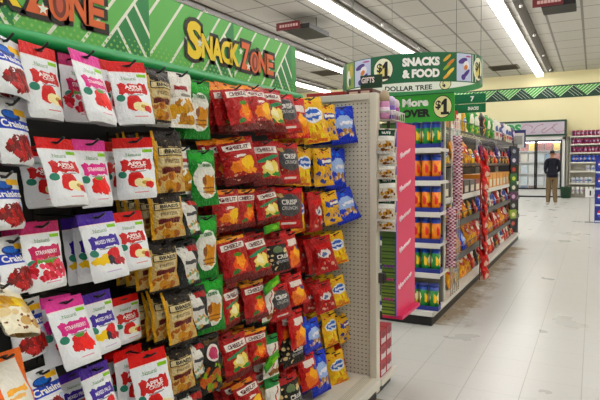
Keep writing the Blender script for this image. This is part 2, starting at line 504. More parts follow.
for i in range(150):
    for r_ in range(4):
        yy = y0 + .03 + i * .03 + (r_ % 2) * .015; zz = 1.842 + r_ * .018
        if yy < y1 - .01:
            rr = .0075 - r_ * .0013
            b.disc((HX + .0027, yy, zz), Y_, Z_, rr, rr, DOT, 6)
b.build('panel', hd)
b = MB(); b.tube([(HX + .027, y0, 1.813), (HX + .027, y1 - .005, 1.813)], .024, M('#1ca65a', .35), 12); b.build('bottom_rail', hd)
def snack(cy_, sc):
    b = MB()
    YEL, ORG, OUT = M('#f2d21f', .4), M('#e2662e', .4), M('#1c1714', .4)
    zc = 1.965
    # letters: (char, offset, height, dz, colour)
    L = [('S', -.365, .19, .006, YEL), ('N', -.262, .125, -.008, YEL), ('A', -.175, .125, -.008, YEL), ('C', -.093, .125, -.006, YEL), ('K', -.012, .125, -.004, YEL),
         ('Z', .098, .155, .004, ORG), ('O', .193, .125, -.014, ORG), ('N', .283, .125, -.004, ORG), ('E', .364, .125, -.002, ORG)]
    for ch, dy, h, dz, m in L:
        o = (HX + .006, cy_ + dy * sc, zc + dz)
        w = .095 * sc if ch not in 'S' else .115 * sc
        b.text(ch, (HX + .0045, cy_ + dy * sc, zc + dz), Y_, Z_, h * sc + .034, OUT, .075, w + .042)
        b.text(ch, (HX + .0060, cy_ + dy * sc, zc + dz), Y_, Z_, h * sc, m, .045, w)
        if ch == 'O':
            b.disc((HX + .0072, cy_ + dy * sc, zc + dz), Y_, Z_, .026, .045, M('#7c3423', .4))
            b.disc((HX + .0078, cy_ + dy * sc, zc + dz), Y_, Z_, .014, .028, M('#c9563a', .4))
    for dy, dz in ((-.325, .0), (.045, .02), (.12, -.045)):
        pts = []
        for k in range(10):
            a = PI / 2 + k * PI / 5; rr = .022 if k % 2 == 0 else .009
            pts.append((HX + .0085, cy_ + dy * sc + rr * math.cos(a), zc + dz + rr * math.sin(a)))
        b.poly(pts, HW)
    b.build('lettering', hd)
snack(2.315, .89); snack(1.108, .89); snack(-.065, .89)

# ------------------------------------------------------------------ bag prints
CR, GN = '#f2efe6', '#5d8f2d'
PAPER = '#e8ebf0'
CV = {}
CV['craisin'] = canvas('cranberry', PAPER, [('r', 0, 1, .52, .70, '#1d49b4'), ('e', .48, .76, .30, .085, '#16306f'), ('e', .48, .775, .24, .055, '#3f6fc9'),
    ('r', .62, .98, .78, .88, '#f0c21c'), ('s', .5, .25, .44, .2, 6, '#6d0f17', .9, '#a8252c'), ('s', .48, .25, .40, .17, 11, '#c9474a', .25), ('e', .82, .42, .13, .05, '#b8c6e2')], .4)
def fruit(name, head, splash, arts):
    arts = [(o[0], o[1], o[2] + .01, o[3] * 1.28, o[4] * 1.22) + tuple(o[5:]) if o[0] in 'es' else o for o in arts] + [('w', .3, .74, .435, .452, '#8d8a8a', .05), ('r', .25, .6, .70, .706, '#a9b8a4')]
    return canvas(name, PAPER, [('r', 0, 1, .83, 1, head), ('r', 0, 1, .825, .836, '#f6dcdc'), ('r', .72, .97, .755, .805, '#8bbf3a'),
        ('w', .13, .90, .465, .645, splash, .16), ('e', .14, .40, .09, .055, '#3b7a66')] + arts, .38, .4)
CV['apple'] = fruit('apple', '#c9363b', '#b81f2c', [('e', .45, .31, .16, .11, '#c02631', .1), ('e', .68, .25, .22, .065, '#eee2b8', .08), ('e', .68, .25, .07, .025, '#b99a5a'), ('e', .80, .22, .1, .05, '#bf2a33', .1), ('r', .4, .75, .10, .115, '#d98d92')])
CV['straw'] = fruit('strawberry', '#d5579a', '#c93b84', [('e', .5, .3, .2, .12, '#c92535', .25), ('e', .64, .26, .16, .09, '#e0483f', .25), ('e', .5, .41, .09, .03, '#4f8a2f'), ('r', .35, .7, .10, .115, '#d9a0b8')])
CV['berry'] = fruit('berry', '#a3295f', '#b5325f', [('s', .5, .3, .38, .16, 9, '#b3223d', .75, '#d8596c'), ('e', .5, .41, .2, .03, '#5f8f35', .2), ('r', .35, .7, .10, .115, '#d9a0b8')])
CV['mixed'] = fruit('mixed', '#4a2f94', '#3d2a8c', [('e', .35, .28, .26, .06, '#e8c62a', .15), ('e', .62, .32, .15, .09, '#c53340', .2), ('e', .55, .24, .11, .06, '#2c2030', .2), ('e', .74, .24, .12, .06, '#a3283b', .2), ('r', .3, .7, .10, .115, '#c9b5d8')])
CV['nuts'] = canvas('nutmix', '#efe9d6', [('r', 0, 1, .86, 1, '#f4f2ea'), ('w', 0, 1, .44, .70, '#d9b63c', .1), ('e', .3, .62, .3, .09, '#b98d4a', .2), ('e', .6, .50, .16, .16, '#ecd21f', .05), ('s', .5, .28, .6, .3, 4.2, '#dcc9a2', .5, '#c9a877'), ('s', .45, .2, .4, .16, 8, '#7a4a26', .28)], .38)
CV['orange'] = canvas('orange', '#ece9e2', [('r', 0, 1, .86, 1, '#e27a17'), ('r', .80, 1, 0, 1, '#e27a17'), ('r', 0, .12, 0, 1, '#e27a17'), ('w', .2, .72, .34, .42, '#f0b668', .1), ('w', .2, .6, .24, .30, '#f0c48a', .1)], .4)
CV['pretzel'] = canvas('pretzel', '#c3a877', [('r', 0, 1, .84, 1, '#1b1512'), ('w', .12, .9, .74, .84, '#201812', .08), ('r', .10, .92, .60, .735, '#15120f'), ('r', .13, .89, .615, .72, '#d8cba6'), ('w', .14, .88, .45, .58, '#d9cba8', .08), ('w', .2, .85, .34, .43, '#5a1d1d', .08),
    ('s', .5, .18, .5, .16, 5, '#a06030', .62, '#c08a4c'), ('r', 0, .07, 0, 1, '#d9a94c'), ('r', 0, 1, 0, .04, '#231a12')], .36)
CV['wpretz'] = canvas('coated pretzel', '#e9e6e2', [('w', .15, .7, .66, .74, '#8c2a24', .08), ('w', .3, .85, .55, .60, '#8f8a86', .06), ('s', .5, .26, .55, .26, 4.5, '#c99a4a', .7, '#a87434'), ('r', 0, 1, 0, .06, '#f1efe8')], .35)
CV['dpretz'] = canvas('dark pretzel', '#15171a', [('d', 0, 1, .1, .86, '#e6e4e0', .45, .5, 118, .24), ('w', .45, .9, .74, .86, '#9c2226', .1), ('w', .25, .72, .48, .56, '#4a4a4c', .08), ('s', .66, .2, .32, .16, 6, '#c7a06a', .5, '#7fae8a'), ('s', .25, .85, .2, .1, 9, '#7f8a84', .4)], .33)
CV['gpretz'] = canvas('green', '#1f7a34', [('e', .5, .86, .5, .10, '#2f9a3e', .2), ('e', .5, .45, .42, .33, '#e5e5df', .06), ('w', .2, .8, .68, .74, '#c9dcc6', .08), ('e', .56, .36, .26, .17, '#c98d34', .22), ('e', .40, .44, .1, .10, '#7a4a24', .15), ('r', .28, .8, .30, .325, '#8a5a26'), ('r', .3, .8, .23, .25, '#8a5a26')], .33)
CV['blackveg'] = canvas('veg crisps', '#14110f', [('e', .52, .70, .30, .14, '#e9dedb'), ('e', .52, .70, .22, .10, '#b54a68', .1), ('s', .5, .26, .5, .24, 6, '#b8622a', .7, '#7f9a2c'), ('w', .2, .9, .86, .94, '#54422a', .12)], .33)
RED, DR = '#a00a12', '#5e060b'
CV['cheez'] = canvas('cheese cracker', RED, [('w', 0, .8, .90, 1, '#df8a22', .05), ('r', 0, 1, 0, .16, DR), ('r', .10, .90, .70, .84, '#efe8e2'), ('e', .5, .58, .18, .03, '#e8dcd4', .06), ('e', .42, .36, .24, .13, '#e58a2e', .2), ('e', .68, .40, .18, .15, '#f0c63a', .15), ('e', .7, .26, .2, .08, '#e8a02e', .25), ('s', .3, .16, .25, .06, 8, '#caa08a', .4), ('s', .2, .5, .2, .4, 7, '#6c080e', .3)], .3)
CV['ched'] = canvas('white cheese cracker', RED, [('r', 0, 1, 0, .14, DR), ('r', .10, .90, .70, .86, '#efe8e2'), ('d', .1, .9, .5, .66, '#3f8a62', .5, .58, 12, .045), ('e', .58, .36, .30, .17, '#ecd98a', .2), ('e', .5, .40, .14, .1, '#f5ecc2', .2), ('e', .75, .24, .14, .06, '#3f8a3f', .2), ('e', .4, .2, .14, .05, '#2f6a36', .25)], .3)
CV['hot'] = canvas('hot cracker', RED, [('r', 0, 1, .92, 1, '#e09a22'), ('r', 0, 1, 0, .14, DR), ('r', .10, .90, .72, .86, '#efe8e2'), ('e', .6, .38, .28, .19, '#e0661f', .25), ('e', .62, .42, .15, .11, '#f0a02c', .3), ('e', .55, .58, .13, .05, '#4f8a35', .2), ('e', .4, .2, .14, .05, '#356a2f', .25)], .3)
CV['grayc'] = canvas('crisp grey', '#8c1018', [('r', 0, 1, .88, 1, '#c3222a'), ('e', .5, .58, .44, .27, '#48484a', .05), ('w', .1, .9, .05, .22, '#b5202a', .1), ('r', .25, .75, .12, .17, '#ecdcd8'), ('e', .2, .82, .16, .05, '#c2a878', .2), ('s', .25, .34, .2, .07, 8, '#c9b48a', .4)], .32)
CV['crispb'] = canvas('crisp black', '#17120f', [('r', 0, 1, .84, 1, '#a3161c'), ('s', .22, .40, .24, .34, 5, '#dcc9a0', .42), ('e', .5, .70, .17, .11, '#6f8060', .15), ('s', .85, .62, .2, .1, 5, '#d8c49a', .5), ('r', 0, 1, 0, .05, '#7d1016')], .33)
CV['redor'] = canvas('orange puff', '#b3201c', [('w', .25, .85, .62, .80, '#ece0da', .1), ('e', .55, .30, .40, .26, '#e58028', .25), ('e', .6, .42, .22, .14, '#f2b440', .3), ('r', 0, 1, .9, 1, '#c9342a'), ('e', .8, .52, .12, .06, '#344c8c', .1)], .3)
CV['yellow'] = canvas('yellow chip', '#e3b51b', [('r', 0, 1, .9, 1, '#e8bf1e'), ('e', .5, .60, .40, .17, '#e6e9ee', .1), ('e', .5, .61, .33, .11, '#3f62b4', .25), ('w', .25, .8, .57, .64, '#dfe4f0', .12), ('s', .3, .82, .4, .08, 6, '#b01f1f', .3), ('s', .55, .24, .45, .18, 5, '#e8d25c', .6, '#cf8a22'), ('w', .1, .9, .02, .08, '#c76a1e', .1)], .3)
CV['yelblu'] = canvas('yellow cookie', '#dfb315', [('w', .1, .9, .55, .72, '#2c3f9c', .2), ('w', .3, .8, .6, .68, '#e9e6da', .1), ('s', .5, .78, .45, .14, 6, '#a8342a', .3), ('s', .5, .28, .5, .2, 6, '#caa06a', .6, '#35408c'), ('r', 0, 1, 0, .05, '#d0a010')], .3)
CV['blue'] = canvas('blue cookie', '#1742b8', [('e', .55, .55, .36, .20, '#a9bfe6', .25), ('w', .3, .9, .5, .58, '#ece9f0', .2), ('s', .55, .28, .4, .12, 6, '#b88a58', .55, '#d8c8b0'), ('s', .5, .84, .5, .1, 5, '#3f78d8', .4), ('r', 0, 1, 0, .06, '#0f2f96')], .28)
CV['redk'] = canvas('red puff', '#a01119', [('r', 0, 1, .9, 1, '#b81a20'), ('e', .52, .52, .28, .12, '#dcd8d6', .3), ('e', .5, .5, .14, .05, '#5a6a9a', .2), ('w', .2, .9, .66, .80, '#c52226', .1), ('s', .55, .22, .4, .12, 6, '#c93a30', .5, '#e0b0a0')], .3)
CV['whiteg'] = canvas('white wafer', '#e8e4df', [('r', 0, 1, .82, 1, '#1d7a3e'), ('d', 0, 1, .15, .8, '#b3262c', .5, .5, 62, .04), ('d', 0, 1, .15, .8, '#c9a45a', .75, .3, 62, .05), ('e', .6, .16, .4, .07, '#8a5a30', .2), ('r', 0, 1, 0, .05, '#1d7a3e')], .35)
CV['lime'] = canvas('lime', '#58a02a', [('e', .5, .6, .3, .2, '#8cc63e', .2), ('r', 0, 1, 0, .08, '#2f7a22')], .28)
CV['gold'] = canvas('gold chip', '#dc9a1a', [('e', .5, .6, .4, .2, '#b3231c', .1), ('w', .2, .8, .55, .65, '#f2e6c8', .1), ('s', .5, .24, .45, .18, 5, '#f0c23a', .6, '#c9691c')], .3)
CV['nutbag'] = canvas('nut bag', '#cfc8ba', [('r', .06, .94, .70, .95, '#173a2a'), ('r', .06, .94, .52, .70, '#e9e8e2'), ('s', .5, .29, .40, .19, 5, '#b98a52', .6, '#6f4526'), ('r', 0, 1, 0, .09, '#e6e4de')], .25)
CV['snackgreen'] = canvas('green chip', '#2c8a34', [('e', .5, .55, .36, .2, '#e8e6d8', .15), ('s', .5, .24, .4, .14, 5, '#8cc24a', .6, '#d8c23a')], .3)
CV['snackwhite'] = canvas('white chip', '#e2e0da', [('e', .5, .55, .36, .16, '#3a4f8c', .2), ('w', .2, .85, .2, .36, '#c23a35', .2)], .3)
CV['snackblack'] = canvas('black chip', '#17181c', [('e', .5, .58, .34, .16, '#c9332c', .2), ('s', .5, .24, .4, .16, 5, '#d8a23a', .6)], .3)
CV['snackred'] = canvas('red chip', '#a8161a', [('e', .5, .58, .38, .18, '#ece4dc', .2), ('s', .5, .24, .4, .14, 5, '#d86a2a', .6)], .3)
CV['snackpurple'] = canvas('purple chip', '#3c2a6a', [('e', .5, .58, .38, .18, '#d8d4e8', .2), ('s', .5, .24, .4, .14, 5, '#c9a23a', .6)], .3)

KD = dict(craisin=(.13, .17), apple=(.13, .2), straw=(.13, .2), berry=(.13, .2), mixed=(.13, .2), nuts=(.14, .17), orange=(.14, .19),
    pretzel=(.13, .18), wpretz=(.12, .18), dpretz=(.12, .17), gpretz=(.135, .215), blackveg=(.12, .2),
    cheez=(.16, .19), ched=(.155, .19), hot=(.155, .19), grayc=(.155, .19), crispb=(.155, .18), redor=(.14, .18), yellow=(.15, .19), yelblu=(.15, .19),
    blue=(.16, .2), redk=(.15, .18), whiteg=(.12, .19), lime=(.13, .16), gold=(.2, .26), nutbag=(.11, .15), snackgreen=(.2, .26),
    snackwhite=(.2, .26), snackblack=(.2, .26), snackred=(.2, .26), snackpurple=(.2, .26))
POUCH = {'craisin', 'apple', 'straw', 'berry', 'mixed', 'nuts', 'orange'}
TX = {  # printed words: (text, u, v, height m, colour, width m or None, bold)
 'craisin': [('Craisins', .5, .61, .024, '#f2f2f2', .13, .03)],
 'apple': [('Natural', .48, .725, .013, '#4c8a4a', .055, 0), ('APPLE', .52, .575, .014, '#f4e4e4', .074, .03), ('CRISPS', .54, .525, .010, '#f4e4e4', .06, .02)],
 'straw': [('Natural', .48, .725, .013, '#4c8a4a', .055, 0), ('STRAWBERRY', .52, .55, .014, '#f6e4ee', .082, .02)],
 'berry': [('Natural', .48, .725, .013, '#4c8a4a', .055, 0), ('STRAWBERRY', .52, .55, .014, '#f6e4ee', .082, .02)],
 'mixed': [('Natural', .48, .725, .013, '#4c8a4a', .055, 0), ('MIXED FRUIT', .52, .55, .014, '#eae6f6', .082, .02)],
 'nuts': [('Fruit', .3, .80, .016, '#25221e', .05, .03)],
 'pretzel': [('BRAIDS', .51, .668, .014, '#2a211a', .08, .03), ('PRETZEL', .51, .52, .012, '#8a6a3a', .08, .02)],
 'gpretz': [('GREEN', .5, .71, .014, '#1d5a2c', .06, .03)],
 'cheez': [('CHEEZ-IT', .5, .77, .020, '#5c0f12', .115, .03)], 'ched': [('CHEEZ-IT', .5, .78, .020, '#5c0f12', .11, .03)], 'hot': [('CHEEZ-IT', .5, .79, .020, '#5c0f12', .11, .03)],
 'grayc': [('CRISP', .5, .66, .028, '#d9d6d2', .095, .04), ('CRUNCH', .5, .52, .020, '#b9b6b2', .095, .03)],
 'crispb': [('CRISP', .6, .47, .026, '#e2dfd8', .09, .04), ('CRUNCH', .6, .33, .018, '#a9a8b4', .09, .03)],
 'nutbag': [('NUTS', .5, .82, .018, '#dfe6dc', .06, .03)],
}
def bag_meshes(kind):
    W, L = KD[kind]; pouch = kind in POUCH; mat = CV[kind]; rnd = random.Random(hash(kind) % 1000 if False else sum(map(ord, kind)))
    T = .046 if pouch else (.052 if L < .24 else .085)
    h = .165 if pouch else .06
    sd = Vector((rnd.random() * 50, rnd.random() * 50, rnd.random() * 50))
    def P(u, s, side):
        if pouch:
            a = max(0., min(1., (s - .12) / .62)); t = a * a * (3 - 2 * a)
            e = max(0., (s - .90) / .10); t *= 1 - .55 * e * e
            w = W * (1 - .03 * math.sin(PI * min(1, s)))
            if s > .93: w *= 1 - .06 * ((s - .93) / .07) ** 2
        else:
            q = max(0., min(1., (s - .045) / .91)); t = max(0., math.sin(PI * q)) ** .6
            w = W * (1 - .07 * math.sin(PI * s))
        across = max(0., 1 - abs(2 * u - 1) ** 2.3) ** .7
        n1 = noise.noise(sd + Vector((u * 3.1, s * 4.3, side * 9.)))
        n2 = noise.noise(sd + Vector((u * 7.7, s * 9.1, side * 5. + 20)))
        d = T * .5 * t * across * (1 + (.25 if pouch else .6) * n1) + (.0026 if pouch else .0075) * n2 * (.35 + t * across) + .0006
        sag = (.006 if pouch else .013) * noise.noise(sd + Vector((s * 2.5, 3, 7)))
        x = (u - .5) * w + .003 * noise.noise(sd + Vector((s * 6, u * 2, 40)))
        return Vector((x, (-d if side == 0 else d) + sag * t, -s * L))
    def grid(mb, s0, s1, nu, ns):
        for side in (0, 1):
            G = [[mb.bm.verts.new(P(i / nu, s0 + (s1 - s0) * j / ns, side)) for i in range(nu + 1)] for j in range(ns + 1)]
            for j in range(ns):
                for i in range(nu):
                    sa, sb = s0 + (s1 - s0) * j / ns, s0 + (s1 - s0) * (j + 1) / ns
                    vs = [G[j][i], G[j + 1][i], G[j + 1][i + 1], G[j][i + 1]]
                    uv = [(i / nu, 1 - sa), (i / nu, 1 - sb), ((i + 1) / nu, 1 - sb), ((i + 1) / nu, 1 - sa)]
                    if side: vs.reverse(); uv.reverse()
                    mb.face(vs, mat, True, uv)
    body = MB(); grid(body, h, 1., 10, 14)
    for (t, u, v, hh, c, wd, bd) in TX.get(kind, []):
        k_ = .86 if pouch else .86; hh *= k_; wd *= k_
        body.text(t, (0, 0, 0), X_, Z_, hh, M(c, .45), bd, wd,
                  fmap=lambda x, z, u=u, v=v: P(u + x / W, max(.02, min(.98, 1 - (v + z / L))), 0) + Vector((0, -.0026, 0)))
    head = MB(); grid(head, 0., h, 8, 2)
    DK = M('#120d0d', .6)
    sh = .07 if pouch else .03
    n = 10
    for ring in range(1):
        head.poly([P(.5 + .13 * math.cos(2 * PI * k / n), sh + .018 * math.sin(2 * PI * k / n), 0) + Vector((0, -.0016, 0)) for k in range(n)], DK)
    nm = bag_name(kind)
    return body.mesh(nm), head.mesh('header_strip' if pouch else 'top_seal')
NAME = {'craisin': 'cranberry_pouch', 'apple': 'apple_crisp_pouch', 'straw': 'strawberry_crisp_pouch', 'berry': 'berry_crisp_pouch', 'mixed': 'fruit_crisp_pouch', 'nuts': 'nut_mix_bag', 'orange': 'snack_pouch',
 'pretzel': 'pretzel_bag', 'wpretz': 'coated_pretzel_bag', 'dpretz': 'pretzel_bag', 'gpretz': 'pretzel_bag', 'blackveg': 'vegetable_crisp_bag',
 'cheez': 'cracker_bag', 'ched': 'cracker_bag', 'hot': 'cracker_bag', 'grayc': 'crisp_bag', 'crispb': 'crisp_bag', 'redor': 'puff_bag', 'yellow': 'chip_bag', 'yelblu': 'cookie_bag', 'blue': 'cookie_bag', 'redk': 'puff_bag',
 'whiteg': 'wafer_bag', 'lime': 'snack_bag', 'nutbag': 'nut_bag'}
def bag_name(k): return NAME.get(k, 'chip_bag')
DESC = {'craisin': 'white cranberry pouch with blue band', 'apple': 'red-topped white apple pouch', 'straw': 'pink-topped white fruit pouch', 'berry': 'dark pink-topped white berry pouch', 'mixed': 'purple-topped white fruit pouch',
 'nuts': 'cream bag printed with banana chips', 'orange': 'orange-edged white snack pouch', 'pretzel': 'tan pretzel bag with black top', 'wpretz': 'white bag of golden pretzels', 'dpretz': 'black bag with white diagonal',
 'gpretz': 'green and white pretzel bag', 'blackveg': 'black bag with white oval', 'cheez': 'red cracker bag with orange crackers', 'ched': 'red cracker bag with pale cheese', 'hot': 'red cracker bag with orange pepper',
 'grayc': 'maroon bag with grey circle', 'crispb': 'black crisp bag with red top', 'redor': 'red and orange puff bag', 'yellow': 'yellow chip bag with blue oval', 'yelblu': 'yellow and blue cookie bag', 'blue': 'bright blue cookie bag',
 'redk': 'plain red puff bag', 'whiteg': 'white wafer bag with green top'}
_bm = {}
def bag(kind, loc, rot, scale, label, cat, group):
    if kind not in _bm: _bm[kind] = bag_meshes(kind)
    body, head = _bm[kind]
    o = inst(bag_name(kind), body, loc, rot, scale)
    inst('header_strip' if kind in POUCH else 'top_seal', head, (0, 0, 0), parent=o)
    return tag(o, label, cat, group)

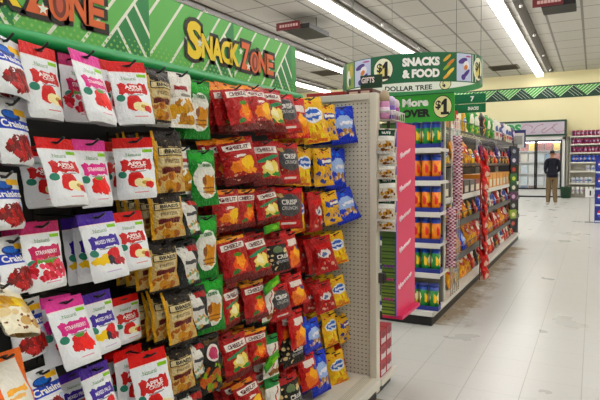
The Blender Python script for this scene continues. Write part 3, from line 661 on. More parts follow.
BAGS = [
    ('P', 1, 'craisin', -1.31, 0.879, 1.732, -0.24, 0.1, 1.97, 0.99, 0.95, 1),
    ('P', 1, 'apple', -1.33, 0.992, 1.733, -0.16, 0.03, 1.76, 1.0, 1.02, 1),
    ('P', 1, 'berry', -1.4, 1.175, 1.742, -0.1, -0.0, 1.57, 1.0, 1.02, 0),
    ('P', 1, 'straw', -1.33, 1.144, 1.739, -0.33, 0.06, 1.75, 1.0, 1.12, 0),
    ('P', 1, 'apple', -1.41, 1.32, 1.751, -0.14, -0.0, 1.57, 1.0, 1.01, 0),
    ('P', 1, 'apple', -1.33, 1.308, 1.739, -0.22, -0.07, 1.26, 1.0, 1.04, 0),
    ('P', 2, 'craisin', -1.31, 0.888, 1.575, -0.16, 0.07, 1.95, 0.99, 0.99, 1),
    ('P', 2, 'apple', -1.42, 1.043, 1.465, -0.23, -0.0, 1.57, 1.0, 0.9, 0),
    ('P', 2, 'apple', -1.33, 1.031, 1.485, -0.35, 0.03, 1.66, 1.0, 1.0, 0),
    ('P', 2, 'straw', -1.35, 1.169, 1.486, -0.16, 0.01, 1.66, 1.01, 1.03, 0),
    ('P', 2, 'apple', -1.42, 1.334, 1.487, -0.07, -0.0, 1.57, 1.0, 0.97, 0),
    ('P', 2, 'apple', -1.33, 1.329, 1.498, -0.08, -0.05, 1.06, 1.0, 1.0, 0),
    ('P', 3, 'craisin', -1.31, 0.861, 1.393, -0.14, 0.06, 1.97, 0.99, 0.86, 1),
    ('P', 3, 'berry', -1.33, 0.974, 1.256, -0.17, 0.01, 1.64, 1.0, 0.93, 1),
    ('P', 3, 'mixed', -1.43, 1.188, 1.246, -0.13, -0.0, 1.57, 1.0, 1.03, 0),
    ('P', 3, 'mixed', -1.39, 1.192, 1.253, -0.12, -0.0, 1.57, 1.0, 1.02, 0),
    ('P', 3, 'mixed', -1.33, 1.165, 1.265, -0.33, -0.04, 1.47, 1.0, 1.04, 0),
    ('P', 3, 'apple', -1.355, 1.313, 1.256, -0.26, -0.02, 1.48, 1.0, 0.97, 0),
    ('P', 4, 'craisin', -1.33, 0.886, 1.225, -0.24, 0.1, 1.94, 0.99, 0.88, 0),
    ('P', 4, 'nuts', -1.27, 0.815, 1.127, -0.62, 0.3, 1.97, 1.0, 0.89, 0),
    ('P', 4, 'straw', -1.33, 1.041, 1.032, -0.44, 0.01, 1.59, 1.0, 1.0, 1),
    ('P', 4, 'mixed', -1.355, 1.18, 1.017, -0.24, 0.03, 1.68, 1.0, 0.94, 0),
    ('P', 4, 'apple', -1.42, 1.359, 0.96, -0.1, -0.0, 1.57, 1.0, 0.8, 0),
    ('P', 5, 'orange', -1.26, 0.811, 0.956, -0.31, 0.14, 1.97, 1.01, 0.82, 0),
    ('P', 5, 'craisin', -1.35, 0.932, 1.048, -0.19, 0.05, 1.83, 0.99, 0.92, 0),
    ('P', 5, 'craisin', -1.32, 0.95, 0.86, -0.35, 0.1, 1.85, 1.0, 0.93, 0),
    ('P', 5, 'mixed', -1.42, 1.136, 0.769, -0.12, -0.0, 1.57, 1.0, 0.8, 0),
    ('P', 5, 'mixed', -1.35, 1.159, 0.794, -0.31, 0.06, 1.75, 1.01, 0.93, 0),
    ('P', 5, 'apple', -1.46, 1.367, 0.765, -0.07, -0.0, 1.57, 1.0, 1.02, 0),
    ('P', 5, 'apple', -1.41, 1.36, 0.779, -0.1, -0.0, 1.57, 1.0, 1.04, 0),
    ('P', 5, 'apple', -1.33, 1.365, 0.778, -0.2, -0.1, 1.12, 1.0, 1.26, 0),
    ('S', 1, 'pretzel', -1.33, 1.444, 1.737, -0.09, 0.0, 1.59, 0.99, 1.01, 1),
    ('S', 1, 'wpretz', -1.33, 1.562, 1.741, -0.11, -0.01, 1.47, 1.01, 1.11, 1),
    ('S', 1, 'gpretz', -1.33, 1.664, 1.729, -0.01, -0.0, 1.41, 1.0, 1.03, 0),
    ('S', 2, 'pretzel', -1.33, 1.486, 1.528, -0.09, -0.02, 1.38, 1.0, 1.25, 2),
    ('S', 2, 'wpretz', -1.36, 1.595, 1.476, -0.13, -0.0, 1.57, 1.0, 0.98, 0),
    ('S', 2, 'gpretz', -1.33, 1.679, 1.466, -0.13, -0.02, 1.38, 1.0, 1.0, 1),
    ('S', 3, 'pretzel', -1.33, 1.469, 1.322, -0.12, -0.05, 1.17, 1.0, 0.98, 2),
    ('S', 3, 'dpretz', -1.33, 1.569, 1.292, -0.29, -0.0, 1.57, 1.01, 0.87, 1),
    ('S', 3, 'gpretz', -1.33, 1.689, 1.212, -0.03, -0.01, 1.36, 1.0, 1.13, 1),
    ('S', 4, 'pretzel', -1.33, 1.447, 1.148, -0.09, -0.02, 1.4, 1.0, 0.99, 2),
    ('S', 4, 'dpretz', -1.33, 1.569, 1.133, -0.16, -0.02, 1.47, 0.99, 1.01, 1),
    ('S', 4, 'gpretz', -1.33, 1.712, 0.969, -0.06, -0.02, 1.22, 1.0, 1.02, 1),
    ('S', 5, 'pretzel', -1.47, 1.495, 0.946, -0.13, -0.0, 1.57, 1.0, 0.99, 0),
    ('S', 5, 'pretzel', -1.43, 1.514, 0.95, -0.13, -0.0, 1.57, 1.0, 1.02, 0),
    ('S', 5, 'pretzel', -1.385, 1.526, 0.954, -0.12, -0.0, 1.57, 1.0, 1.06, 0),
    ('S', 5, 'pretzel', -1.33, 1.513, 0.961, -0.21, -0.03, 1.41, 1.0, 1.09, 0),
    ('S', 5, 'dpretz', -1.33, 1.608, 0.95, -0.2, -0.05, 1.33, 1.0, 0.99, 1),
    ('S', 5, 'blackveg', -1.33, 1.705, 0.739, -0.06, -0.01, 1.45, 1.0, 1.14, 1),
    ('S', 6, 'pretzel', -1.33, 1.517, 0.758, -0.13, -0.02, 1.4, 1.0, 1.0, 1),
    ('S', 6, 'dpretz', -1.345, 1.619, 0.741, -0.16, 0.0, 1.59, 0.99, 0.91, 0),
    ('S', 6, 'dpretz', -1.33, 1.578, 0.571, -0.13, -0.02, 1.43, 0.99, 1.05, 0),
    ('C', 1, 'cheez', -1.45, 1.944, 1.764, -0.05, -0.0, 1.57, 1.0, 1.17, 0),
    ('C', 1, 'cheez', -1.4, 1.946, 1.757, -0.07, -0.0, 1.57, 1.0, 1.14, 0),
    ('C', 1, 'hot', -1.33, 1.898, 1.735, -0.29, -0.05, 1.41, 1.06, 1.03, 0),
    ('C', 1, 'cheez', -1.33, 2.034, 1.752, -0.34, -0.08, 1.36, 1.06, 1.06, 0),
    ('C', 1, 'redk', -1.43, 2.385, 1.787, -0.13, -0.0, 1.57, 1.0, 1.13, 0),
    ('C', 1, 'ched', -1.33, 2.176, 1.756, -0.24, -0.06, 1.33, 1.06, 1.07, 0),
    ('C', 1, 'grayc', -1.32, 2.267, 1.738, -0.27, -0.13, 1.12, 1.06, 1.02, 0),
    ('C', 1, 'redor', -1.345, 2.45, 1.745, -0.23, -0.04, 1.4, 1.07, 1.16, 0),
    ('C', 1, 'yellow', -1.33, 2.575, 1.757, -0.21, -0.14, 0.99, 1.06, 1.29, 1),
    ('C', 1, 'yelblu', -1.345, 2.812, 1.749, -0.14, -0.04, 1.31, 1.07, 1.08, 0),
    ('C', 1, 'blue', -1.33, 2.985, 1.747, -0.13, -0.1, 0.93, 1.06, 1.11, 0),
    ('C', 2, 'cheez', -1.45, 1.943, 1.517, -0.03, -0.0, 1.57, 1.0, 1.0, 0),
    ('C', 2, 'cheez', -1.4, 1.939, 1.519, -0.11, -0.0, 1.57, 1.0, 1.01, 0),
    ('C', 2, 'cheez', -1.33, 1.899, 1.521, -0.21, -0.17, 0.91, 1.06, 1.03, 0),
    ('C', 2, 'ched', -1.33, 2.126, 1.516, -0.19, -0.06, 1.26, 1.06, 1.07, 1),
    ('C', 2, 'grayc', -1.33, 2.337, 1.514, -0.12, -0.05, 1.19, 1.06, 1.06, 0),
    ('C', 2, 'yellow', -1.35, 2.552, 1.501, -0.05, -0.0, 1.5, 1.07, 1.07, 0),
    ('C', 2, 'yellow', -1.4, 2.765, 1.496, -0.05, -0.0, 1.57, 1.0, 1.06, 0),
    ('C', 2, 'yelblu', -1.33, 2.738, 1.5, -0.08, -0.02, 1.27, 1.06, 1.11, 0),
    ('C', 2, 'blue', -1.345, 2.944, 1.505, -0.09, -0.04, 1.2, 1.07, 1.21, 0),
    ('C', 3, 'cheez', -1.33, 1.829, 1.307, -0.01, -0.0, 1.48, 1.06, 0.91, 1),
    ('C', 3, 'hot', -1.33, 1.967, 1.301, -0.04, -0.0, 1.52, 1.06, 0.87, 0),
    ('C', 3, 'cheez', -1.4, 2.189, 1.292, -0.08, -0.0, 1.57, 1.0, 0.89, 0),
    ('C', 3, 'ched', -1.33, 2.129, 1.298, -0.19, -0.04, 1.34, 1.06, 0.83, 0),
    ('C', 3, 'grayc', -1.32, 2.334, 1.295, -0.04, -0.02, 1.06, 1.07, 1.06, 0),
    ('C', 3, 'yellow', -1.38, 2.53, 1.26, -0.05, -0.0, 1.57, 1.0, 1.11, 0),
    ('C', 3, 'redk', -1.41, 2.684, 1.253, -0.11, -0.0, 1.57, 1.0, 1.2, 0),
    ('C', 3, 'redk', -1.34, 2.668, 1.26, -0.07, -0.01, 1.5, 1.07, 1.19, 0),
    ('C', 3, 'yelblu', -1.33, 2.812, 1.253, -0.19, -0.06, 1.29, 1.06, 0.97, 0),
    ('C', 3, 'blue', -1.32, 2.942, 1.259, -0.28, -0.22, 0.93, 1.06, 0.99, 0),
    ('C', 4, 'cheez', -1.41, 1.884, 1.084, -0.26, -0.0, 1.57, 1.0, 0.89, 0),
    ('C', 4, 'hot', -1.33, 1.851, 1.107, -0.3, -0.07, 1.36, 0.96, 0.97, 0),
    ('C', 4, 'ched', -1.33, 2.024, 1.099, -0.23, -0.03, 1.45, 0.96, 1.0, 1),
    ('C', 4, 'crispb', -1.33, 2.212, 1.054, -0.22, -0.07, 1.26, 0.95, 0.88, 0),
    ('C', 4, 'redor', -1.33, 2.347, 1.077, -0.2, -0.03, 1.45, 0.94, 1.0, 0),
    ('C', 4, 'redk', -1.43, 2.683, 0.992, -0.2, -0.0, 1.57, 1.0, 1.0, 0),
    ('C', 4, 'redk', -1.385, 2.68, 0.998, -0.19, -0.0, 1.57, 1.0, 1.06, 0),
    ('C', 4, 'redk', -1.33, 2.692, 1.011, -0.24, -0.2, 0.89, 0.95, 1.11, 0),
    ('C', 4, 'yellow', -1.33, 2.876, 1.018, -0.21, -0.09, 1.15, 0.96, 0.99, 0),
    ('C', 4, 'yelblu', -1.37, 3.107, 0.941, -0.19, -0.0, 1.57, 1.0, 0.73, 0),
    ('C', 5, 'ched', -1.33, 1.838, 0.908, -0.12, -0.0, 1.55, 0.96, 0.9, 1),
    ('C', 5, 'hot', -1.33, 2.018, 0.89, -0.2, -0.02, 1.45, 0.96, 0.9, 0),
    ('C', 5, 'whiteg', -1.345, 2.159, 0.852, -0.11, 0.01, 1.62, 0.95, 0.94, 0),
    ('C', 5, 'grayc', -1.33, 2.234, 0.834, -0.18, -0.05, 1.33, 0.95, 0.89, 0),
    ('C', 5, 'redor', -1.33, 2.383, 0.855, -0.28, -0.07, 1.34, 0.95, 0.85, 0),
    ('C', 5, 'redk', -1.4, 2.68, 0.753, -0.14, -0.0, 1.57, 1.0, 0.9, 0),
    ('C', 5, 'redk', -1.33, 2.713, 0.756, -0.2, -0.09, 1.15, 0.95, 0.94, 0),
    ('C', 5, 'yellow', -1.33, 2.9, 0.75, -0.27, -0.11, 1.19, 0.95, 0.92, 0),
    ('C', 6, 'ched', -1.33, 1.86, 0.691, -0.21, -0.04, 1.38, 0.95, 0.92, 1),
    ('C', 6, 'hot', -1.33, 2.028, 0.671, -0.19, -0.03, 1.43, 0.95, 0.81, 0),
    ('C', 6, 'whiteg', -1.33, 2.164, 0.61, -0.09, -0.02, 1.36, 0.95, 1.07, 0),
    ('C', 6, 'crispb', -1.33, 2.346, 0.585, -0.16, -0.07, 1.15, 0.95, 1.01, 0),
    ('C', 6, 'redor', -1.3, 2.356, 0.687, -0.17, -0.02, 1.45, 0.96, 1.03, 0),
    ('C', 6, 'blue', -1.33, 2.564, 0.58, -0.2, -0.02, 1.47, 0.97, 0.84, 0),
    ('C', 6, 'redk', -1.39, 2.79, 0.549, -0.13, -0.0, 1.57, 1.0, 1.0, 0),
    ('C', 6, 'yellow', -1.33, 2.801, 0.566, -0.19, -0.05, 1.33, 0.95, 1.0, 0),
    ('C', 6, 'yelblu', -1.34, 3.006, 0.497, -0.24, -0.05, 1.36, 0.94, 0.85, 0),
    ('C', 7, 'cheez', -1.33, 1.943, 0.472, -0.3, -0.1, 1.26, 0.95, 0.92, 0),
    ('C', 7, 'ched', -1.385, 2.125, 0.453, -0.15, -0.0, 1.57, 1.0, 1.05, 0),
    ('C', 7, 'whiteg', -1.33, 2.177, 0.399, -0.12, -0.02, 1.4, 0.95, 1.06, 0),
    ('C', 7, 'crispb', -1.33, 2.311, 0.362, -0.18, -0.08, 1.17, 0.95, 1.08, 0),
    ('C', 7, 'redor', -1.32, 2.496, 0.423, -0.24, -0.05, 1.38, 0.95, 1.03, 0),
    ('C', 7, 'blue', -1.33, 2.644, 0.381, -0.17, -0.06, 1.24, 0.95, 1.16, 0),
    ('C', 7, 'yellow', -1.33, 2.88, 0.308, -0.21, -0.1, 1.13, 0.96, 1.0, 0),
    ('C', 7, 'redk', -1.375, 3.008, 0.309, -0.26, -0.0, 1.57, 1.0, 1.01, 0),
]

SECN = {'P': 'pouch rows', 'S': 'pretzel rows', 'C': 'cracker rows'}
SECG = {'P': 'hanging fruit pouches', 'S': 'hanging pretzel bags', 'C': 'hanging cracker and chip bags'}
rnd = random.Random(5)
hooks = []
hook_no = {}
for (sec, row, kind, x, y, z, a, bb, th, sx, sz, nb) in BAGS:
    k = (sec, row); hook_no[k] = hook_no.get(k, 0) + 1
    hn = ORD[hook_no[k]]
    loc = (x, y, z)
    lab = '%s, %s from left, %s row of %s' % (DESC[kind], hn, ORD[row], SECN[sec])
    cat = 'pouch' if kind in POUCH else 'snack bag'
    if sec == 'C': bb += rnd.uniform(-.07, .07); th += rnd.uniform(-.16, .16)
    bag(kind, loc, (a, bb, th), (sx, 1, sz), lab, cat, SECG[sec])
    nb = min(3, nb + (2 if sec == 'C' and x > -1.36 else 1 if sec == 'S' and x > -1.36 else 0))
    for j in range(nb):
        lab2 = '%s %s the %s front bag, %s row, %s' % (DESC[kind], ('behind', 'two behind', 'three behind')[j], hn, ORD[row], SECN[sec])
        bag(kind, (x - .058 * (j + 1), y + rnd.uniform(-.016, .016), z + rnd.uniform(-.006, .004)), (a * .8 - .02 * j, bb + rnd.uniform(-.04, .04), th + rnd.uniform(-.1, .1)), (sx * .97, 1, sz * .98), lab2, cat, SECG[sec])
    if x > -1.375: hooks.append((x, y, z))
HK = M('#0d0d0e', .35)
for i, (x, y, z) in enumerate(hooks[:98]):
    b = MB(); zz = z - .013
    b.tube([(-1.60, y, zz), (x + .02, y, zz), (x + .045, y, zz + .014)], .0035, HK, 6); b.box(-1.60, y - .012, zz - .02, -1.594, y + .012, zz + .02, HK)
    b.build('peg_hook', gon)
b = MB()
for (x, y, z) in hooks[98:]:
    zz = z - .013
    b.tube([(-1.60, y, zz), (x + .02, y, zz), (x + .045, y, zz + .014)], .0035, HK, 6)
if hooks[98:]:
    o = b.build('peg_hooks', gon); o['kind'] = 'stuff'
for (loc, rot, sc, lab) in (((-1.285, 2.20, 1.125), (-.1, 1.5, 1.45), (.30, .6, .85), 'small green bag lying sideways under the third cracker row'),
                            ((-1.275, 2.17, .885), (-.1, 1.25, 1.45), (.32, .6, .85), 'small green bag lying sideways under the fourth cracker row'),
                            ((-1.265, 2.14, .545), (-.1, 1.2, 1.45), (.30, .6, .8), 'small green bag lying sideways low in the cracker rows')):
    bag('lime', loc, rot, sc, lab, 'snack bag', None)

# ------------------------------------------------------------------ power wing with nut bags
pw_ = empty('side_display', (-1.06, 3.3, .45), 'pink side display box with green ribbed face hanging beside the pegboard end', 'display')
b = MB(); PK = M('#d81a5c', .45); PX0, PX1 = -1.112, -1.022
GR = NT('green_gradient_card', .45)
tc = GR.n('ShaderNodeTexCoord').outputs['Object']; sep = GR.n('ShaderNodeSeparateXYZ'); GR.t.links.new(tc, sep.inputs[0])
fz = GR.math('FRACT', GR.math('MULTIPLY', sep.outputs[2], 1 / .042))
lowmix = GR.math('MULTIPLY', GR.math('SUBTRACT', 1.0, sep.outputs[2]), 1.6); lowmix = GR.math('MINIMUM', GR.math('MAXIMUM', lowmix, 0.), 1.)
c_ = GR.mix(lowmix, lin('#4c7a34'), lin('#a8b838'))
GR.base(GR.mix(GR.math('LESS_THAN', fz, .22), c_, lin('#2f4a24')))
b.box(PX0, 3.115, .50, PX1 - .006, 3.125, 1.65, GR.m); b.build('ribbed_face', pw_)
b = MB()
for i in range(26):
    zz = .53 + i * .042; b.box(PX0, 3.108, zz, PX1 - .008, 3.115, zz + .008, M('#4f7034', .4))
for (zz, cc) in ((.60, '#b8348a'), (.72, '#c9308a'), (.80, '#7a2aa0')):
    for q in range(3): b.disc((PX0 + .022 + q * .022, 3.1075, zz), X_, Z_, .010, .008, M(cc, .4), 10)
b.build('ribs', pw_)
b = MB(); b.box(PX1 - .006, 3.110, .495, PX1, 3.125, 1.655, M('#2c49a8', .4)); b.build('blue_edge', pw_)
b = MB(); b.box(PX1 - .006, 3.125, .50, PX1, 3.50, 1.655, PK)
for (zz, w_) in ((1.47, .2), (1.27, .22), (1.09, .22), (.90, .22), (.68, .26)):
    pts = [(PX1 + .001, 3.28 - w_ / 2 + w_ * t / 24, zz - .02 + .045 * t / 24 + (.020 if t < 5 else .011) * math.sin(t * 1.9)) for t in range(25)]
    b.tube(pts, .0042, M('#f4e2e9', .5), 5)
b.build('pink_panel', pw_)
b = MB(); b.box(PX0, 3.125, .48, PX1 + .035, 3.50, .50, PK); b.build('tray_floor', pw_)
b = MB()
b.box(PX0, 3.49, .50, PX1 - .006, 3.50, 1.65, M('#b01550', .5)); b.build('back_card', pw_)
b = MB(); b.box(PX0 - .006, 3.07, .70, PX0 + .03, 3.10, .76, M('#54534f', .4, .6)); b.tube([(PX0 + .01, 3.10, .73), (PX0 + .01, 3.14, .73)], .006, M('#54534f', .4, .6)); b.build('bracket', pw_)
for i, (zz, nm) in enumerate(((1.62, 'topmost'), (1.51, 'second'), (1.435, 'third'), (1.345, 'fourth'), (1.225, 'fifth'), (1.13, 'lowest'))):
    bag('nutbag', (-1.066, 3.085 + (i % 2) * .006 - .01, zz - .005), (-.16, rnd.uniform(-.06, .06), .18), (1.02, .7, 1.0 if i in (0, 3, 4) else .75),
        'clear-fronted nut bag with dark top, %s on the strip beside the pegboard' % nm, 'snack bag', 'nut bags on the clip strip')
cs = MB(); cs.box(-1.075, 3.100, 1.02, -1.057, 3.103, 1.66, M('#23231f', .4)); tag(cs.build('clip_strip'), 'dark clip strip holding small nut bags beside the pegboard end', 'clip strip')

# boxes on the end cap
def carton(name, x0, y0, z0, x1, y1, z1, m, facem, label, group, marks=()):
    b = MB(); b.box(x0, y0, z0, x1, y1, z1, m, facem)
    o = b.build(name, bevel=.002); tag(o, label, 'box', group)
    if marks:
        b = MB()
        for fn in marks: fn(b)
        b.build('label_print', o)
    return o
n = 0
for k in range(3):
    for j in range(2):
        x0, y0, z0 = -1.215, 3.125 + j * .105, .102 + k * .098
        cols = ('#c33540', '#d8cfd2')
        def mk(b, x0=x0, y0=y0, z0=z0):
            b.box(x0 + .0925, y0 + .008, z0 + .01, x0 + .0935, y0 + .09, z0 + .045, M('#dcd2d6', .4))
            b.disc((x0 + .0942, y0 + .05, z0 + .06), Y_, Z_, .028, .02, M('#8c1a2a', .4), 12)
            b.box(x0 + .01, y0 - .001, z0 + .012, x0 + .085, y0 - .0002, z0 + .05, M('#e0d6da', .4))
            b.box(x0 + .0, y0 - .0012, z0 + .075, x0 + .09, y0 - .0002, z0 + .090, M('#26356f', .4))
        carton('candy_box', x0, y0, z0, x0 + .092, y0 + .10, z0 + .094, M('#b8273a', .4), None,
               'small red and white box, %s layer, %s, low on the end cap' % (('bottom', 'middle', 'top')[k], ('nearest the pegboard', 'farther from the pegboard')[j]), 'small boxes low on the end cap', (mk,)); n += 1
# top of the end cap: red trays, gift sign card, pink and purple packs
carton('display_tray', -1.62, 3.13, 1.801, -1.36, 3.28, 1.858, M('#a01b1f', .45), None, 'long low red tray on top of the end cap, left one', 'red trays on the end cap top',
       (lambda b: [b.box(-1.60 + i * .06, 3.128, 1.815, -1.565 + i * .06, 3.1298, 1.845, M('#7f2a22', .4)) for i in range(4)],))
carton('display_tray', -1.345, 3.13, 1.801, -1.175, 3.28, 1.862, M('#53211f', .45), None, 'long low brown tray on top of the end cap, beside the gift card', 'red trays on the end cap top',
       (lambda b: [b.box(-1.325 + i * .075, 3.128, 1.815, -1.27 + i * .075, 3.1298, 1.85, M('#c9a79c', .4)) for i in range(2)],))
gt = empty('gift_rack', (-1.2, 3.22, 1.80), 'small dark green gifts sign standing on the end cap top', 'sign')
b = MB(); b.box(-1.285, 3.21, 1.875, -1.145, 3.22, 1.955, M('#16391f', .45)); b.text('GIFTS', (-1.235, 3.208, 1.925), X_, Z_, .036, M('#f0dede', .5), .04, .085); b.build('card', gt)
b = MB(); b.box(-1.24, 3.222, 1.801, -1.22, 3.228, 1.87, M('#1a1a1a', .4)); b.build('stem', gt)
b = MB(); b.lathe([(.001, 0), (.035, .005), (.042, .03), (.030, .055), (.001, .062)], M('#b8242c', .35), (-1.265, 3.34, 1.801), 12); tag(b.build('gift_ball'), 'round red gift piece behind the gifts sign', 'gift')
rk = empty('wire_tray', (-1.08, 3.25, 1.66), 'white wire tray clipped above the pink side display', 'rack')
b = MB(); WR = M('#cfcdc8', .35, .5)
for zz in (1.668, 1.72):
    b.tube([(-1.135, 3.10, zz), (-1.045, 3.10, zz), (-1.045, 3.34, zz), (-1.135, 3.34, zz), (-1.135, 3.10, zz)], .004, WR, 6)
for i in range(7):
    yy = 3.10 + i * .04; b.tube([(-1.135, yy, 1.668), (-1.045, yy, 1.668), (-1.045, yy, 1.72)], .003, WR, 6)
b.build('wires', rk)
for i, (yy, xx, cA, cB, hh, lab) in enumerate(((3.13, -1.10, '#d08ab8', '#a89478', .17, 'tall pink and yellow toy pack, nearest in the wire tray'), (3.20, -1.085, '#7a5ab8', '#c8b8d8', .14, 'purple toy pack in the wire tray, middle'), (3.275, -1.085, '#a94a96', '#d8c0d0', .13, 'pink toy pack in the wire tray, farthest'))):
    t = empty('toy_pack', (xx, yy, 1.675), lab, 'toy', 'toy packs in the wire tray')
    b = MB(); b.lathe([(.026, 0), (.03, .02), (.03, hh * .55), (.026, hh * .6)], M(cA, .35), (xx, yy, 1.675), 14)
    b.build('base_cup', t)
    b = MB(); b.lathe([(.026, hh * .6), (.031, hh * .75), (.025, hh * .92), (.012, hh), (.001, hh)], M(cB, .3), (xx, yy, 1.675), 14); b.build('dome_top', t)
    b = MB(); b.lathe([(.0305, hh * .2), (.031, hh * .3), (.0305, hh * .4)], M('#e6d3e6', .35), (xx, yy, 1.675), 14); b.build('label_band', t)

# ------------------------------------------------------------------ far gondola (aisle 7)
YA, YB2 = 4.66, 10.9
fg = empty('shelf_gondola', (-1.65, 7.8, 0), 'white double shelf gondola across the aisle gap, end cap of chip canisters', 'shelving')
SH = M('#dcdad4', .4); GRY = M('#434244', .45, .3)
b = MB(); b.box(-2.1, YA, .09, -1.205, YB2, .128, SH); b.box(-2.1, YA - .012, .088, -1.193, YA, .13, SH); b.box(-1.205, YA - .012, .088, -1.193, YB2, .13, SH); b.build('base_deck', fg, bevel=.003)
b = MB(); b.box(-2.08, YA + .02, 0, -1.215, YB2, .09, BLACK); b.build('kick_plate', fg)
b = MB(); b.box(-1.67, YA + .42, .128, -1.63, YB2, 1.80, M('#4c4943', .6)); b.build('back_panel', fg)
b = MB(); b.box(-2.1, YA + .40, .128, -1.215, YA + .42, 1.80, M('#77736a', .6)); b.build('end_back', fg)
ESZ = (1.55, 1.265, .99, .715, .45)
for zz in ESZ:
    b = MB(); b.box(-2.1, YA + .10, zz - .03, -1.165, YA + .40, zz - .004, SH); b.box(-2.1, YA + .085, zz - .045, -1.165, YA + .10, zz, SH)
    b.build('shelf', fg, bevel=.002)
for yy in (5.12, 7.0, 8.9, 10.85):
    b = MB(); b.box(-1.63, yy - .02, .128, -1.58, yy + .02, 1.80, SH); b.build('upright', fg)
b = MB(); b.box(-1.63, 5.12, 1.045, -1.235, YB2, 1.07, SH); b.box(-1.235, 5.12, 1.03, -1.222, YB2, 1.085, SH); b.build('shelf', fg, bevel=.002)
# wire basket shelves
for zz, nm in ((.80, 1), (.45, 2), (1.42, 3), (1.765, 4)):
    bk = MB()
    dpt = -1.20 if zz < 1 else -1.24
    bk.box(dpt - .012, 5.14, zz - .03, dpt, YB2 - .02, zz + (.035 if zz < 1 else -.005), GRY)
    f0 = bk.build('front_rail', fg)
    w = MB(); WR = M('#77757a', .35, .5)
    for k in range(29):
        yy = 5.16 + k * .2
        w.tube([(-1.62, yy, zz - .06), (dpt - .01, yy, zz - .02), (dpt - .01, yy, zz + .10)], .003, WR, 5)
    for q in range(4):
        w.tube([(-1.62 + q * .1, 5.14, zz - .055 + q * .01), (-1.62 + q * .1, YB2 - .02, zz - .055 + q * .01)], .003, WR, 5)
    w.tube([(dpt - .01, 5.14, zz + .10), (dpt - .01, YB2 - .02, zz + .10)], .004, WR, 6)
    w.build('basket_wires', f0)
# end-post and far panel
b = MB(); b.box(-1.24, 5.085, .128, -1.205, 5.12, 1.86, SH); b.build('corner_post', fg)
b = MB(); b.box(-1.66, YB2 - .02, .128, -1.22, YB2, 1.72, M('#45464a', .5)); b.build('end_panel', fg)

# canisters on the end cap
def canister_mesh(kind):
    cB, cA, cO = {'green': ('#1f7a3c', '#e8e2b8', '#e9c23a'), 'orange': ('#e08a1a', '#e9b03a', '#c93a22')}[kind]
    m = canvas('canister_' + kind, cB, [('r', 0, 1, .84, 1, '#24408f'), ('e', .25, .55, .12, .20, cA, .15), ('e', .75, .55, .12, .20, cA, .15), ('e', .25, .32, .09, .09, cO, .3), ('e', .75, .32, .09, .09, cO, .3), ('e', .5, .5, .08, .2, cO, .3), ('e', 0.02, .5, .08, .2, cO, .3)], .35, 0)
    b = MB(); b.lathe([(.036, 0), (.039, .004), (.039, .20)], m, n=18); body = b.mesh('chip_canister')
    b = MB(); b.lathe([(.041, .2), (.041, .218), (.036, .222), (.001, .222)], M('#1f2f7a', .35), n=18); lid = b.mesh('lid')
    b = MB(); b.lathe([(.0395, -.001), (.0405, .002), (.0405, .016), (.0395, .018)], M('#dcdad2', .35), n=18); rim = b.mesh('bottom_rim')
    return body, lid, rim
CAN = {k: canister_mesh(k) for k in ('green', 'orange')}
LV = [('green', 1.55), ('orange', 1.265), ('orange', .99), ('orange', .715), ('green', .45), ('green', .13)]
for r_, (kd, zz) in enumerate(LV):
    rown = ('top', 'second', 'third', 'fourth', 'fifth', 'bottom')[r_]
    yc = YA + .145 if r_ < 5 else YA + .09
    for c in range(6):
        xx = -1.213 - c * .0895
        o = inst('chip_canister', CAN[kd][0], (xx, yc, zz + .006), (0, 0, rnd.uniform(-.5, .5) - PI / 2 + .0))
        inst('lid', CAN[kd][1], (0, 0, 0), parent=o); inst('bottom_rim', CAN[kd][2], (0, 0, 0), parent=o)
        tag(o, '%s chip canister with navy lid, %s from the right, %s end cap shelf' % (kd, ORD[c + 1], rown), 'canister', 'chip canisters on the end cap')
    b = MB(); NV = M('#1c2c86', .4); x0, x1, ya, yb_ = -1.715, -1.167, yc - .046, yc + .046
    b.box(x0, ya, zz, x1, yb_, zz + .004, NV); b.box(x0, ya - .003, zz, x1, ya, zz + .038, NV); b.box(x0, yb_, zz, x1, yb_ + .003, zz + .07, NV); b.box(x1, ya, zz, x1 + .003, yb_, zz + .05, NV)
    tag(b.build('canister_tray'), 'navy card tray under the canisters on the %s end cap shelf' % rown, 'tray', 'navy trays on the end cap')

# signs above the end cap
ms = empty('price_sign', (-1.35, 4.78, 1.78), 'bright green more over one dollar sign above the canister end cap', 'sign')
b = MB(); b.box(-1.66, 4.775, 1.775, -1.055, 4.79, 2.02, M('#35a52f', .4)); b.box(-1.66, 4.7745, 2.012, -1.055, 4.775, 2.02, M('#0f5a2c', .4)); b.build('panel', ms)
b = MB(); yy = 4.7725
b.text('More', (-1.395, yy, 1.95), X_, Z_, .072, M('#f3f5ee', .4), .05, .235); b.text('OVER', (-1.385, yy, 1.855), X_, Z_, .072, M('#14160f', .4), .06, .25)
b.disc((-1.155, yy, 1.90), X_, Z_, .082, .098, M('#14160f', .4), 28); b.disc((-1.155, yy - .001, 1.90), X_, Z_, .076, .091, M('#efe9a8', .4), 28)
b.text('$', (-1.192, yy - .002, 1.915), X_, Z_, .08, M('#14160f', .4), .03); b.poly([(-1.135 + x * .085, yy - .002, 1.90 + z * .135) for x, z in ONE], M('#14160f', .4))
pass
b.build('lettering', ms)
b = MB()
for xx in (-1.62, -1.10): b.tube([(xx, 4.80, 1.60), (xx, 4.80, 2.0)], .009, M('#9a9a96', .4, .5), 8)
b.build('posts', ms)

